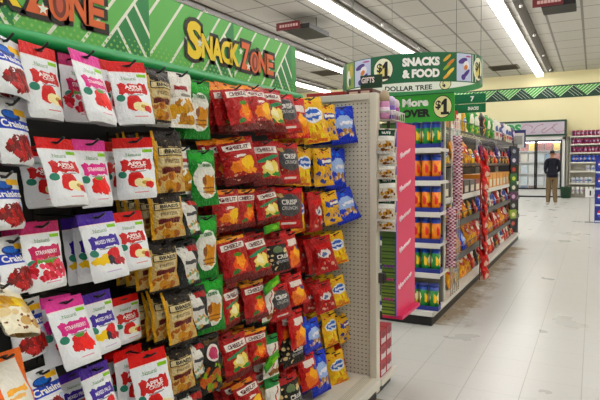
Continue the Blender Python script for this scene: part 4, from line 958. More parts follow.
# hanging ring sign
RC, RA, RB, RZ0, RZ1 = Vector((-1.51, 5.0, 0)), .64, .5, 2.09, 2.33
rg = empty('ring_sign', (-1.51, 5.0, 2.09), 'large round green snacks and food sign hanging over the end cap', 'sign')
def re_(th, z, off=0.):
    a = math.radians(th); return Vector((RC.x + (RA + off) * math.cos(a), RC.y + (RB + off) * math.sin(a), z))
b = MB(); RG = M('#12633a', .4); RWH = M('#e9ece2', .5)
N = 96
for i in range(N):
    t0, t1 = 360 * i / N, 360 * (i + 1) / N
    vs = [b.bm.verts.new(p) for p in (re_(t0, RZ0), re_(t1, RZ0), re_(t1, RZ1), re_(t0, RZ1))]; b.face(vs, RG, True)
    vi = [b.bm.verts.new(p) for p in (re_(t0, RZ0, -.008), re_(t0, RZ0 + .055, -.008), re_(t1, RZ0 + .055, -.008), re_(t1, RZ0, -.008))]; b.face(vi, M('#2c8a4a', .45), True)
    vi = [b.bm.verts.new(p) for p in (re_(t0, RZ0 + .055, -.008), re_(t0, RZ1, -.008), re_(t1, RZ1, -.008), re_(t1, RZ0 + .055, -.008))]; b.face(vi, RWH, True)
    for zz, fl in ((RZ0, 0), (RZ1, 1)):
        q = [re_(t0, zz), re_(t0, zz, -.008), re_(t1, zz, -.008), re_(t1, zz)]
        if fl: q.reverse()
        b.poly(q, RG)
b.build('drum', rg)
def rpoly(b, pts, m, off):     # pts are (theta, height fraction)
    b.poly([re_(t, RZ0 + (RZ1 - RZ0) * v, off) for t, v in pts], m)
def rpanel(b, t0, t1, v0, v1, m, off):
    k = max(2, int(abs(t1 - t0) / 2))
    for i in range(k):
        a, c = t0 + (t1 - t0) * i / k, t0 + (t1 - t0) * (i + 1) / k
        rpoly(b, [(a, v0), (c, v0), (c, v1), (a, v1)], m, off)
def rell(b, tc, vc, rt_, rv, m, off, n=20, rot=0.):
    pts = []
    for k in range(n):
        x, y = rt_ * math.cos(2 * PI * k / n), rv * math.sin(2 * PI * k / n)
        c, s_ = math.cos(rot), math.sin(rot); xs, ys = x * .0105, y * .24
        pts.append((tc + (xs * c - ys * s_) / .0105, vc + (xs * s_ + ys * c) / .24))
    rpoly(b, pts, m, off)
b = MB(); WHT, BLK = M('#f3f3ec', .4), M('#12130f', .4)
def ring_dollar(tc, k=1.):
    b = MB()
    rell(b, tc, .5, 8.3 * k, .42, BLK, .003, 28); rell(b, tc, .5, 7.8 * k, .40, M('#eef0d2', .4), .004, 28); rell(b, tc, .42, 4.8 * k, .26, M('#e8d978', .4), .0046, 24)
    def fm(dx, dz, tc=tc): return re_(tc + dx, RZ0 + .12 + dz, .0055)
    deg = 90 / 1.0
    b.text('$', (0, 0, 0), X_, Z_, .085, BLK, .03, 4.6 * k, fmap=lambda x, z: re_(tc - 2.8 * k + x, RZ0 + .135 + z, .0055))
    b.poly([re_(tc + 2.4 * k + x * 7.5 * k, RZ0 + .115 + z * .145, .0055) for x, z in ONE], BLK)
    b.build('price_emblem', rg)
ring_dollar(262.3); ring_dollar(347, 1.05); ring_dollar(200, 1.)
b.text('SNACKS', (0, 0, 0), X_, Z_, .072, WHT, .06, 28., fmap=lambda x, z: re_(291.5 + x, RZ0 + .166 + z, .004))
b.text('& FOOD', (0, 0, 0), X_, Z_, .072, WHT, .06, 28., fmap=lambda x, z: re_(291.5 + x, RZ0 + .070 + z, .004))
b.build('lettering', rg)
b = MB()
LAV, PUR, ORN = M('#c3cbe8', .45), M('#4a3186', .45), M('#d9803a', .45)
def kid(t0, t1):
    b = MB(); w = t1 - t0; c = (t0 + t1) / 2
    rpanel(b, t0, t1, .03, .97, LAV, .002)
    rell(b, c - w * .12, .72, w * .30, .09, PUR, .004, rot=.3); rell(b, c + w * .1, .58, w * .2, .14, M('#eceaf0', .4), .005, rot=.5)
    rell(b, c + w * .06, .50, w * .14, .08, ORN, .006, rot=.6); rell(b, c + w * .08, .28, w * .34, .07, PUR, .005, rot=.7); rell(b, c - w * .1, .16, w * .14, .10, PUR, .006)
    rell(b, c + w * .25, .88, w * .2, .03, M('#b04a8c', .4), .004)
    b.build('picture_panel', rg)
kid(233.5, 251.4); kid(320.2, 336.2)
rpanel(b, 219, 232, .03, .97, M('#8ea64a', .45), .002); rell(b, 224, .4, 3.4, .3, M('#e4e6d8', .45), .004); rell(b, 228.5, .65, 2.4, .25, M('#cdb24a', .45), .005); rell(b, 226, .25, 2., .16, M('#2f6a3a', .45), .006)
b.build('picture_panel', rg); b = MB()
for i in range(5):
    rell(b, 313 + (i % 2) * 3 - 1.5, .2 + i * .15, 4.2, .055, M(('#d9a53a', '#e3c34a', '#8fae2c', '#cf7f2a', '#d8b23c')[i], .4), .004 + i * .0004, rot=.7)
for tc in (337.5, 342.): rpanel(b, tc, tc + 1.2, .03, .97, M('#d9e8da', .45), .003)
b.build('artwork', rg)
b = MB()
b.text('DOLLAR TREE', (0, 0, 0), X_, Z_, .05, M('#1d3326', .5), .03, 44., fmap=lambda x, z: re_(105 - x, RZ0 + .088 + z, -.0095))
b.build('inside_lettering', rg); b = MB()
b.poly([re_(70 - 6 * math.cos(2 * PI * k / 20), RZ0 + .10 + .055 * math.sin(2 * PI * k / 20), -.0095) for k in range(20)], M('#12130f', .4))
b.poly([re_(70 - 5.3 * math.cos(2 * PI * k / 20), RZ0 + .10 + .049 * math.sin(2 * PI * k / 20), -.0100) for k in range(20)], M('#e6dfa8', .4))
b.text('$1', (0, 0, 0), X_, Z_, .06, M('#12130f', .5), .05, 6., fmap=lambda x, z: re_(70 - x, RZ0 + .10 + z, -.0106))
b.build('inside_emblem', rg)
b = MB()
for th in (20, 120, 230, 320):
    p = re_(th, RZ1 - .01, -.004); b.tube([p, (p.x, p.y, CEIL)], .0022, M('#6f7b70', .4), 5)
b.build('hanging_wires', rg)

# aisle number sign
an = empty('aisle_sign', (-1.19, 6.0, 1.95), 'green aisle seven snacks sign on a pole behind the round sign', 'sign')
b = MB(); b.box(-1.365, 6.0, 2.045, -1.005, 6.012, 2.145, M('#0f7044', .4)); b.text('7', (-1.14, 5.998, 2.093), X_, Z_, .055, M('#f0f3ec', .4), .05); b.build('number_blade', an)
b = MB(); b.box(-1.365, 6.0, 1.948, -1.005, 6.012, 2.04, M('#0f7044', .4)); b.text('SNACKS', (-1.13, 5.998, 1.992), X_, Z_, .036, M('#f0f3ec', .4), .05, .11); b.build('name_blade', an)
b = MB(); b.tube([(-1.30, 6.02, 1.55), (-1.30, 6.02, 2.15)], .012, M('#3f9a68', .4), 8); b.build('pole', an)

# bags on the aisle side of the far gondola
def far_row(kinds, y0, y1, n, z, x, lean, sc, rowname, grp, jit=.05):
    for i in range(n):
        yy = y0 + (y1 - y0) * (i + .5) / n + rnd.uniform(-.01, .01)
        kd = kinds[i % len(kinds)] if not callable(kinds) else kinds(i, yy)
        W, L = KD[kd]; h = L * sc
        a = lean + rnd.uniform(-.06, .06)
        # a leaning bag stands on its bottom edge: place its top centre above and behind the foot
        top = Vector((x, yy, z)) + Vector((-math.sin(a) * h, 0, math.cos(a) * h))
        lab = '%s, %s along %s, far shelves' % (FD[kd], ORD[i + 1], rowname)
        bag(kd, top, (-a, rnd.uniform(-jit, jit), PI / 2 + rnd.uniform(-.15, .15)), (sc, 1, sc), lab, 'snack bag', grp)
FD = {'gold': 'golden chip bag with red oval', 'yellow': 'yellow chip bag with blue oval', 'redor': 'red and orange puff bag', 'snackgreen': 'green chip bag', 'snackwhite': 'white chip bag', 'snackblack': 'black chip bag', 'snackred': 'red chip bag with white oval',
      'snackpurple': 'purple chip bag', 'blue': 'bright blue bag', 'cheez': 'red cracker bag', 'redk': 'plain red puff bag', 'yelblu': 'yellow and blue bag'}
far_row(lambda i, y: ('gold', 'gold', 'yellow')[i % 3] if y < 6.6 else ('snackred', 'snackblack', 'redk', 'snackwhite', 'snackred')[i % 5], 5.22, 10.7, 18, .135, -1.275, .34, 1.15, 'the bottom deck', 'chip bags on the bottom deck')
far_row(lambda i, y: ('gold', 'redor', 'gold', 'blue')[i % 4] if y < 6.7 else ('redor', 'gold', 'snackred', 'redor')[i % 4], 5.22, 10.7, 18, .445, -1.26, .34, 1.22, 'the lower basket', 'chip bags in the lower basket')
far_row(lambda i, y: ('gold', 'yellow', 'redor')[i % 3] if y < 6.9 else ('snackblack', 'snackwhite', 'blue', 'snackred')[i % 4], 5.22, 10.7, 18, .79, -1.255, .30, 1.05, 'the middle basket', 'chip bags in the middle basket')
far_row(lambda i, y: ('yellow', 'gold')[i % 2] if y < 7.0 else ('snackblack', 'redor', 'snackpurple', 'snackblack')[i % 4], 5.3, 10.7, 16, 1.385, -1.27, .25, 1.12, 'the upper wire basket', 'chip bags in the upper basket')
far_row(lambda i, y: ('gold', 'redor', 'yellow')[i % 3] if y < 6.4 else (('snackgreen', 'snackgreen', 'snackblack')[i % 3] if y < 8.3 else ('snackwhite', 'snackpurple', 'snackwhite')[i % 3]), 5.3, 10.6, 14, 1.75, -1.27, .12, 1.22, 'the top wire shelf', 'chip bags on the top shelf')
# boxes on the white middle shelf
for i in range(16):
    y0 = 5.3 + i * .335
    near = y0 < 7.2
    hh = .15 if near else .20
    mm = M(('#3f3a3c', '#5a5458', '#8a2a24')[i % 3] if near else ('#d98a24', '#e09a34')[i % 2], .4)
    carton('snack_carton', -1.52, y0, 1.071, -1.28, y0 + .30, 1.071 + hh, mm, None,
           '%s carton, %s along the white middle shelf, far snack shelves' % (('dark grey', 'grey', 'dark red')[i % 3] if near else ('orange', 'light orange')[i % 2], ORD[i + 1]), 'cartons on the white shelf',
           (lambda b, y0=y0, hh=hh: b.box(-1.2795, y0 + .05, 1.09, -1.2785, y0 + .24, 1.071 + hh * .6, M('#e6dcc8', .4)),))

dc = empty('display_card', (-1.3, 10.8, 1.80), 'white framed display card with navy top edge, far end of the far shelves', 'sign')
b = MB(); b.box(-1.66, 10.80, 1.70, -1.10, 10.815, 2.02, M('#d9d6d2', .45)); b.build('card', dc)
b = MB(); b.box(-1.66, 10.795, 1.97, -1.10, 10.80, 2.025, M('#1d2260', .45)); b.box(-1.125, 10.795, 1.70, -1.10, 10.80, 1.97, M('#1d2260', .45)); b.box(-1.60, 10.795, 1.76, -1.16, 10.80, 1.92, M('#9a9a98', .45)); b.build('printed_frame', dc)
# clip strips and wire grid at the near corner
gp = empty('wire_grid', (-1.17, 5.2, .2), 'silver wire grid panel standing at the near corner of the far shelves', 'rack')
b = MB(); GW = M('#c9c8c4', .3, .6)
for k in range(5): b.tube([(-1.165, 5.18 + k * .085, .16), (-1.165, 5.18 + k * .085, 1.84)], .005, GW, 6)
b.build('upright_wires', gp)
b = MB()
for k in range(25): b.tube([(-1.165, 5.18, .18 + k * .068), (-1.165, 5.52, .18 + k * .068)], .003, GW, 5)
b.build('cross_wires', gp)
CHK = NT('checked_print', .45)
uvn = CHK.n('ShaderNodeUVMap').outputs[0]; ck = CHK.n('ShaderNodeTexChecker'); CHK.t.links.new(uvn, ck.inputs['Vector']); ck.inputs['Scale'].default_value = 6
ck.inputs['Color1'].default_value = lin('#8c2048'); ck.inputs['Color2'].default_value = lin('#d8c0ca'); CHK.base(ck.outputs[0])
def strip_pack_mesh():
    b = MB()
    G = []
    for j in range(5):
        s = j / 4; t = .004 + .013 * math.sin(PI * s)
        G.append([b.bm.verts.new((sx_ * .040, -t * (1 if sx_ == 0 else .25), -s * .085)) for sx_ in (-1, 0, 1)] + [b.bm.verts.new((sx_ * .040, t * (1 if sx_ == 0 else .25), -s * .085)) for sx_ in (1, 0, -1)])
    for j in range(4):
        for k in range(6):
            q = [G[j][k], G[j + 1][k], G[j + 1][(k + 1) % 6], G[j][(k + 1) % 6]]
            b.face(q, CHK.m, True, [(k / 3, 1 - j / 4), (k / 3, 1 - (j + 1) / 4), ((k + 1) / 3, 1 - (j + 1) / 4), ((k + 1) / 3, 1 - j / 4)])
    b.face(G[0], CHK.m); b.face(G[-1][::-1], CHK.m)
    return b.mesh('candy_pack')
SPM = strip_pack_mesh()
for s_, (x, y, zt, nn, nm) in enumerate(((-1.085, 5.06, 1.66, 10, 'upper'), (-1.125, 4.99, 1.02, 8, 'lower'))):
    b = MB(); b.box(x - .006, y + .012, zt - nn * .066 - .06, x + .006, y + .015, zt + .05, M('#d8d8d4', .4)); b.tube([(x, y + .0135, zt + .05), (-1.165, 5.18, zt + .07)], .003, GW, 5)
    tag(b.build('clip_strip'), 'pale clip strip of checked packs at the near corner, %s one' % nm, 'clip strip', 'clip strips at the near corner')
    for i in range(nn):
        o = inst('candy_pack', SPM, (x, y - .004, zt - i * .066), (-.22, rnd.uniform(-.1, .1), .5 + rnd.uniform(-.15, .15)))
        tag(o, 'pink and white checked pack, %s from top of the %s corner clip strip' % (ORD[i + 1], nm), 'candy pack', 'checked packs on the corner clip strips')
# red pack strip
b = MB(); b.box(-1.155, 6.58, .05, -1.145, 6.60, 1.62, M('#b01016', .4)); b.tube([(-1.15, 6.59, 1.61), (-1.15, 6.59, 1.66), (-1.255, 6.59, 1.765)], .004, GW, 5)
tag(b.build('clip_strip'), 'long red clip strip of red packs hanging mid aisle on the far shelves', 'clip strip')
CV['redpack'] = canvas('red pack', '#b50d14', [('e', .55, .16, .34, .13, '#e0c0b2', .25), ('w', .2, .8, .5, .62, '#d8403c', .15)], .3)
KD['redpack'] = (.17, .2); NAME['redpack'] = 'candy_bag'
for i in range(10):
    bag('redpack', (-1.125, 6.59 + rnd.uniform(-.012, .012), 1.60 - i * .148), (-.24, rnd.uniform(-.15, .15), PI / 2 - .25 + rnd.uniform(-.35, .35)), (.9, 1, 1),
        'red candy bag with pale bottom, %s from top of the long red clip strip' % ORD[i + 1], 'candy bag', 'red bags on the long clip strip')
# dark strip near the far end
b = MB(); b.box(-1.185, 9.72, .35, -1.175, 9.74, 1.80, M('#23242a', .4)); b.tube([(-1.18, 9.73, 1.80), (-1.25, 9.73, 1.80)], .004, GW, 5)
tag(b.build('clip_strip'), 'dark clip strip of small toys near the far end of the far shelves', 'clip strip')
for i in range(9):
    cc = ('#1f2338', '#23305a', '#18191f', '#2c6a3c', '#1f4a34', '#5a2f5a', '#23242c', '#8fae3a', '#20222c')[i]
    b = MB(); z0 = 1.70 - i * .15
    b.prism([(-.08, 0), (.08, 0), (.09, -.06), (.07, -.15), (-.06, -.16), (-.09, -.07)], (-1.165, 9.70, z0), (.5, .87, 0), Z_, (-.03, .02, 0), M(cc, .4))
    o = b.build('toy_card', recalc=True); tag(o, '%s toy card, %s from top of the dark clip strip' % (('navy', 'blue', 'black', 'green', 'dark green', 'purple', 'charcoal', 'lime', 'grey')[i], ORD[i + 1]), 'toy', 'toy cards on the dark clip strip')
    b = MB(); b.disc(Vector((-1.165, 9.70, z0 - .085)) + Vector((.0018, -.001, 0)), (.5, .87, 0), Z_, .045, .035, M(('#8a90a8', '#c9c2d0', '#b8322c', '#c9d84a', '#d8d4c8', '#d0a8d0', '#a8a8b0', '#efe8b0', '#c0504a')[i], .35), 12); b.build('toy', o)

# ------------------------------------------------------------------ back wall: cooler, person, shelf unit
ck_ = empty('drink_cooler', (-2.7, 25.6, 0), 'white glass door cooler against the yellow wall with lit sign on top', 'cooler')
CW = M('#d9dad8', .4); CD = M('#1b1d1f', .4)
cx0, cx1, cyf = -4.2, -1.06, 25.2
b = MB(); b.box(cx0, cyf + .03, 0, cx1, YW - .02, .06, CD); b.box(cx0, cyf, .06, cx1, cyf + .06, .34, CW); b.box(cx0, cyf + .72, .06, cx1, YW - .02, 2.52, CW)
b.box(cx0, cyf, 2.40, cx1, YW - .02, 2.56, CW); b.box(cx1 - .10, cyf, .06, cx1, YW - .02, 2.52, CW); b.box(cx0, cyf, .06, cx0 + .1, YW - .02, 2.52, CW)
b.box(cx0, cyf + .06, .06, cx1, cyf + .72, .30, CW); b.build('cabinet', ck_)
b = MB()
for q in (-4.1, -3.13, -2.15): b.box(q - .0, cyf + .05, 2.30, q + .95, cyf + .10, 2.36, M('#f4f8ff', .4, 0, 7.))
b.build('inner_lamps', ck_)
for i in range(4):
    zz = .52 + i * .48
    b = MB(); b.box(cx0 + .1, cyf + .14, zz - .02, cx1 - .1, cyf + .70, zz, M('#dfe3e6', .4)); b.build('inner_shelf', ck_)
GLASS = bpy.data.materials.new('door_glass'); GLASS.use_nodes = True
gp_ = GLASS.node_tree.nodes['Principled BSDF']; gp_.inputs['Base Color'].default_value = (.92, .96, .97, 1); gp_.inputs['Roughness'].default_value = .05; gp_.inputs['Alpha'].default_value = .16
for q in (-4.12, -3.135, -2.15):
    b = MB(); w_ = .975
    b.box(q, cyf - .05, .34, q + .055, cyf, 2.40, CD); b.box(q + w_ - .055, cyf - .05, .34, q + w_, cyf, 2.40, CD); b.box(q, cyf - .05, .34, q + w_, cyf, .40, CD); b.box(q, cyf - .05, 2.33, q + w_, cyf, 2.40, CD)
    d = b.build('door', ck_)
    b = MB(); b.box(q + .055, cyf - .03, .40, q + w_ - .055, cyf - .02, 2.33, GLASS); b.build('glass', d)
    b = MB(); b.box(q + .08, cyf - .09, 1.0, q + .11, cyf - .05, 1.6, M('#b9bcbd', .3, .6)); b.build('handle', d)
b = MB(); b.prism([(0, 2.56), (0, 3.22), (.25, 3.24), (.8, 3.24), (.8, 2.56)], (cx0 - .05, cyf - .06, 0), Y_, Z_, (cx1 - cx0 + .08, 0, 0), M('#143d2a', .45)); cn = b.build('canopy', ck_, recalc=True)
b = MB(); yy = cyf - .064
b.box(cx0, yy, 2.64, cx1 - .03, yy + .004, 3.14, M('#a79ca8', .4, 0, .12))
b.box(cx0, yy - .003, 2.64, -2.75, yy, 3.14, M('#a3b5a0', .4, 0, .12))
b.text('FOODS', (-3.62, yy - .006, 2.90), X_, Z_, .40, M('#1f8a4a', .4), .05, 1.75)
rr_ = random.Random(9)
for i in range(4):
    cxx = -2.55 + i * .42; pts = [(cxx + .22 * math.cos(t * .5) * (1 + .3 * math.sin(t)), yy - .005, 2.88 + .18 * math.sin(t * .5 + i)) for t in range(10)]
    b.tube(pts, .010, M('#a05a6c', .4), 5)
b.build('sign_face', cn)
# cooler stock
stock = ('#c23a2c', '#e3e0da', '#3f7ab8', '#e0c23a', '#c9d6de', '#8a2a24', '#e9ece8', '#5aa0d0', '#d8d0c0', '#b8d0e0')
for s_ in range(5):
    zz = (.30, .52, 1.0, 1.48, 1.96)[s_]
    hh = (.17, .34, .36, .36, .32)[s_]
    for i in range(9):
        xx = -4.05 + i * .32
        ci = stock[(i * 3 + s_ * 2) % 10] if s_ != 4 else ('#7a1f1a', '#8a2a24', '#d8b23a')[i % 3]
        if s_ in (1, 2) and i > 3: ci = ('#dfe6ea', '#c3d6e4', '#e9ecec')[i % 3]
        carton('chilled_box', xx, cyf + .2, zz + .002, xx + .27, cyf + .55, zz + hh, M(ci, .45), None,
               'chilled box in the glass cooler, %s from left on its %s shelf from the bottom' % (ORD[i + 1], ORD[s_ + 1]), 'boxes inside the glass cooler')
# bin beside the cooler
b = MB(); b.lathe([(.15, 0), (.19, .02), (.21, .42), (.22, .46), (.20, .46), (.19, .40), (.14, .03), (.001, .03)], M('#123a22', .45), (-.98, 24.88, 0), 14); tag(b.build('basket_bin'), 'dark green bin on the floor between cooler and can shelves', 'bin')
b = MB(); b.box(-1.03, 25.62, 0, -.93, 25.97, 2.55, M('#b9b5a9', .5)); struct(b.build('trim_2'))

# can shelf unit
su = empty('shelf_unit', (-.2, 25.7, 0), 'white shelf unit of purple and blue cans against the yellow wall', 'shelving')
ux0, ux1 = -.86, .75
b = MB(); b.box(ux0, 25.93, 0, ux1, 25.985, 2.6, M('#c9c5ba', .5)); b.build('back_panel', su)
b = MB(); b.box(ux0 - .03, 25.5, 0, ux0, 25.985, 2.6, M('#c3beb2', .5)); b.box(ux1, 25.5, 0, ux1 + .03, 25.985, 2.6, M('#c3beb2', .5)); b.build('side_panels', su)
SZ = (2.55, 2.22, 1.87, 1.47, 1.10, .60)
for zz in SZ:
    b = MB(); b.box(ux0, 25.5, zz - .06, ux1, 25.93, zz, M('#dedbd2', .45)); b.build('shelf', su)
b = MB(); b.box(ux0, 25.46, .0, ux1, 25.93, .14, M('#8b877c', .5)); b.build('base_deck', su)
def can_mesh(nm, c1, c2, r, h, topc='#b9b9bc'):
    b = MB(); m = canvas(nm, c1, [('r', 0, 1, .38, .62, c2), ('e', .75, .5, .10, .2, '#c0aab8', .2), ('e', .25, .5, .10, .2, '#c0aab8', .2)], .35, 0)
    b.lathe([(r * .9, 0), (r, .01), (r, h - .02), (r * .85, h)], m, n=14)
    body = b.mesh('drink_can'); b = MB(); b.lathe([(r * .86, h), (r * .86, h + .008), (.001, h + .008)], M(topc, .3, .6), n=14)
    return body, b.mesh('lid')
CP = can_mesh('plum can', '#7a2348', '#4a1a4e', .066, .22); CBL = can_mesh('blue can', '#1d3a8c', '#7fa0d8', .066, .27); CWT = can_mesh('white tub', '#dfdfda', '#b9c2c9', .07, .30); CGR = can_mesh('grey tub', '#c3c9cf', '#4a6a9c', .07, .22)
for (zz, cm, nmc, rown, n_, st) in ((2.55, CP, 'plum', 'on top', 11, .145), (2.22, CP, 'plum', 'on the second shelf', 11, .145), (1.87, CP, 'plum', 'on the third shelf', 11, .145), (1.47, CBL, 'blue', 'on the fourth shelf', 9, .145), (1.10, CGR, 'grey', 'on the fifth shelf', 4, .18), (.60, CGR, 'blue and grey', 'on the sixth shelf', 5, .16), (.14, CWT, 'white', 'on the bottom deck', 9, .17)):
    for i in range(n_):
        off = .55 if zz == 1.10 else 0
        o = inst('drink_can', cm[0], (ux0 + .11 + off + i * st, 25.6, zz + .001), (0, 0, rnd.uniform(0, 6))); inst('lid', cm[1], (0, 0, 0), parent=o)
        tag(o, '%s can %s of the far wall unit, %s from left' % (nmc, rown, ORD[i + 1]), 'can', 'cans on the far wall unit')

# price card and blue display at the right edge
pc = empty('price_card', (-.12, 14.72, .55), 'white price card with a black numeral beside the blue display', 'sign')
b = MB(); b.box(-.16, 14.70, .60, .03, 14.705, .80, M('#eeeeea', .45)); b.text('1', (-.055, 14.698, .70), X_, Z_, .12, M('#161616', .45), .06); b.build('card', pc)
b = MB(); b.tube([(-.06, 14.712, 0), (-.06, 14.712, .62)], .008, M('#9a9a98', .4, .5), 6); b.tube([(-.16, 14.712, .006), (.03, 14.712, .006)], .012, M('#77777a', .4, .5), 6); b.build('stand', pc)
for k in range(4):
    z0 = k * .385
    def mk(b, z0=z0):
        yy = 14.598
        for (mm, lo, hi) in ((M('#d02a30', .4), 0, PI), (M('#2450c0', .4), PI, 2 * PI)):
            b.poly([(.22 + .12 * math.cos(lo + (hi - lo) * q / 12), yy, z0 + .22 + .12 * math.sin(lo + (hi - lo) * q / 12)) for q in range(13)], mm)
        b.box(.10, yy - .001, z0 + .205, .34, yy, z0 + .235, M('#eceef2', .4)); b.box(.05, yy, z0 + .02, .56, yy + .001, z0 + .06, M('#c9d2e8', .4))
        xx = .0385
        b.box(xx, 14.62, z0 + .06, xx + .001, 15.0, z0 + .10, M('#c9d2e8', .4)); b.disc((xx - .0005, 14.8, z0 + .24), Y_, Z_, .1, .1, M('#d02a30', .4))
    carton('drink_case', .04, 14.60, z0 + .002, .60, 15.05, z0 + .383, M('#1c2f8c', .4), None, 'blue drink case with red and white disc, %s of the stack at the right edge' % ('bottom', 'second', 'third', 'top')[k], 'blue drink cases at the right edge', (mk,))

# ------------------------------------------------------------------ person at the cooler
def person(loc, rotz, label, s=1.):
    root = empty('person', loc, label, 'person')
    root.rotation_euler = (0, 0, rotz); root.scale = (s * .95, s * 1.05, s)
    J = {'pelvis': (0, 0, .96), 'belly': (0, -.02, 1.12), 'chest': (0, -.01, 1.32), 'neck0': (0, 0, 1.48), 'neck': (0, .01, 1.55), 'head0': (0, .03, 1.63), 'head': (0, .035, 1.70), 'crown': (0, .02, 1.76)}
    R_ = {'pelvis': (.155, .125), 'belly': (.16, .135), 'chest': (.165, .125), 'neck0': (.085, .075), 'neck': (.058, .058), 'head0': (.070, .080), 'head': (.077, .092), 'crown': (.055, .065)}
    E_ = [('pelvis', 'belly'), ('belly', 'chest'), ('chest', 'neck0'), ('neck0', 'neck'), ('neck', 'head0'), ('head0', 'head'), ('head', 'crown')]
    for sd, k in ((-1, 'l'), (1, 'r')):
        st = .05 if sd < 0 else -.03
        J.update({k + 'hip': (sd * .095, 0, .90), k + 'knee': (sd * .09, .02 + st, .50), k + 'ank': (sd * .11, -.03 + st, .09), k + 'heel': (sd * .11, -.06 + st, .045), k + 'toe': (sd * .125, .13 + st, .035),
                  k + 'sh': (sd * .185, 0, 1.44), k + 'elb': (sd * .225, -.04, 1.17), k + 'wri': (sd * .17, .17, 1.06), k + 'palm': (sd * .15, .23, 1.05)})
        R_.update({k + 'hip': (.115, .12), k + 'knee': (.088, .09), k + 'ank': (.066, .07), k + 'heel': (.045, .045), k + 'toe': (.04, .035), k + 'sh': (.085, .085), k + 'elb': (.062, .062), k + 'wri': (.042, .042), k + 'palm': (.038, .030)})
        E_ += [('pelvis', k + 'hip'), (k + 'hip', k + 'knee'), (k + 'knee', k + 'ank'), (k + 'ank', k + 'heel'), (k + 'heel', k + 'toe'), ('neck0', k + 'sh'), (k + 'sh', k + 'elb'), (k + 'elb', k + 'wri'), (k + 'wri', k + 'palm')]
    names = list(J)
    me = bpy.data.meshes.new('person_body'); me.from_pydata([J[q] for q in names], [(names.index(a), names.index(c)) for a, c in E_], [])
    ob = bpy.data.objects.new('body', me); COL.objects.link(ob)
    sk = ob.modifiers.new('skin', 'SKIN'); sk.use_smooth_shade = True
    for i, q in enumerate(names):
        v = me.skin_vertices[0].data[i]; v.radius = R_[q]; v.use_root = (q == 'pelvis')
    sb = ob.modifiers.new('sub', 'SUBSURF'); sb.levels = 2; sb.render_levels = 2
    def bake(o):
        dg = bpy.context.evaluated_depsgraph_get(); m2 = bpy.data.meshes.new_from_object(o.evaluated_get(dg)); bpy.data.objects.remove(o); return m2
    m2 = bake(ob)
    SKIN, PANT, JACK, SHOE = M('#9a6a4c', .5), M('#6e5a3c', .8), M('#080c1e', .95), M('#c9c5bd', .6)
    for m_ in (SKIN, PANT, JACK, SHOE): m2.materials.append(m_)
    for p in m2.polygons:
        c = p.center; p.use_smooth = True
        if c.z < .10: mi = 3
        elif c.z < .93 and abs(c.x) < .23 and c.y < .12: mi = 1
        elif c.z > 1.53: mi = 0
        elif c.y > .185 and c.z < 1.14: mi = 0
        else: mi = 2
        p.material_index = mi
    # fingers, thumbs and facial features join the one body mesh
    bm = bmesh.new(); bm.from_mesh(m2)
    mb = MB(); mb.bm.free(); mb.bm = bm; mb.uv = bm.loops.layers.uv.verify(); mb.mats = [SKIN, PANT, JACK, SHOE]
    for sd in (-1, 1):
        px_, py_, pz_ = sd * .15, .245, 1.045
        for f_ in range(4):
            ln = (.065, .075, .07, .055)[f_]; dz = .028 - f_ * .018
            mb.tube([(px_ - sd * .004, py_ - .01, pz_ + dz), (px_ - sd * .006, py_ + ln * .5, pz_ + dz - .006), (px_ - sd * .022, py_ + ln * .85, pz_ + dz - .016), (px_ - sd * .038, py_ + ln * .86, pz_ + dz - .022)], .009, SKIN, 6, .007)
        mb.tube([(px_ - sd * .02, py_ - .02, pz_ + .025), (px_ - sd * .045, py_ + .015, pz_ + .034), (px_ - sd * .05, py_ + .045, pz_ + .028)], .0105, SKIN, 6, .008)
        mb.tube([(sd * .076, .02, 1.66), (sd * .086, .01, 1.685), (sd * .078, .015, 1.71)], .014, SKIN, 6, .01)
        mb.lathe([(.001, -.010), (.010, 0), (.001, .010)], M('#2a211c', .3), (sd * .03, .118, 1.70), 8)
    mb.tube([(0, .115, 1.70), (0, .142, 1.672), (0, .120, 1.665)], .011, SKIN, 6, .014); mb.tube([(-.022, .116, 1.638), (0, .122, 1.636), (.022, .116, 1.638)], .006, M('#7c4a40', .5), 6)
    bm.to_mesh(m2)
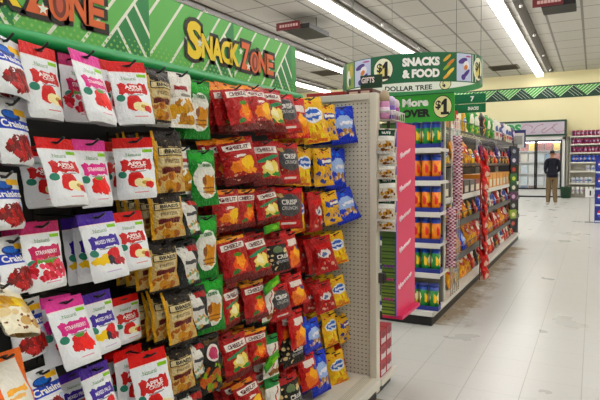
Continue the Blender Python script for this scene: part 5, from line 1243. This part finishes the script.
    for m_ in mb.mats[len(m2.materials):]: m2.materials.append(m_)
    bm.free()
    body = bpy.data.objects.new('body', m2); COL.objects.link(body); body.parent = root
    # hair: a cap over the back and crown
    b = MB(); HR = M('#241a14', .7); n1, n2 = 14, 8; G = []
    for j in range(n2 + 1):
        ph = (j / n2) * 1.75
        G.append([b.bm.verts.new((.083 * math.sin(ph) * math.cos(2 * PI * i / n1) * 1.02, .018 + .098 * math.sin(ph) * math.sin(2 * PI * i / n1) + (-.02 if j > 4 else 0), 1.70 + .092 * math.cos(ph) * (1 if math.sin(2 * PI * i / n1) < .3 or j < 5 else .8) + (max(0, math.sin(2 * PI * i / n1)) * .05 if j > 4 else 0))) for i in range(n1)])
    for j in range(n2):
        for i in range(n1): b.face((G[j][i], G[j + 1][i], G[j + 1][(i + 1) % n1], G[j][(i + 1) % n1]), HR, True)
    h = b.build('hair'); h.parent = root
    # jacket hem and collar
    b = MB(); b.lathe([(.165, 0), (.178, .005), (.180, .10), (.170, .14)], M('#080c1e', .95), (0, 0, 0), 18)
    hm = b.build('jacket_hem'); hm.parent = root; hm.location = (0, -.005, .90); hm.scale = (1.04, .84, 1)
    b = MB(); b.lathe([(.078, 0), (.072, .05), (.062, .055)], M('#10142a', .75), (0, 0, 0), 14); cl = b.build('collar'); cl.parent = root; cl.location = (0, .005, 1.485)
    return root
person((-1.24, 20.5, 0), .25, 'person in navy jacket and khaki trousers standing before the glass cooler', 1.045)

# ------------------------------------------------------------------ ambient world fill, added through the open front side, and exposure
w = bpy.data.worlds.new('world'); SC.world = w; w.use_nodes = True
bg = w.node_tree.nodes['Background']; bg.inputs[0].default_value = (.95, .97, 1, 1); bg.inputs[1].default_value = .25
vs = SC.view_settings; vs.view_transform = 'Standard'; vs.look = 'None'; vs.gamma = 1; vs.exposure = 0.66; vs.use_curve_mapping = False
SC.cycles.use_denoising = True
SC.cycles.max_bounces = 8; SC.cycles.diffuse_bounces = 4
SC.cycles.sample_clamp_indirect = 8
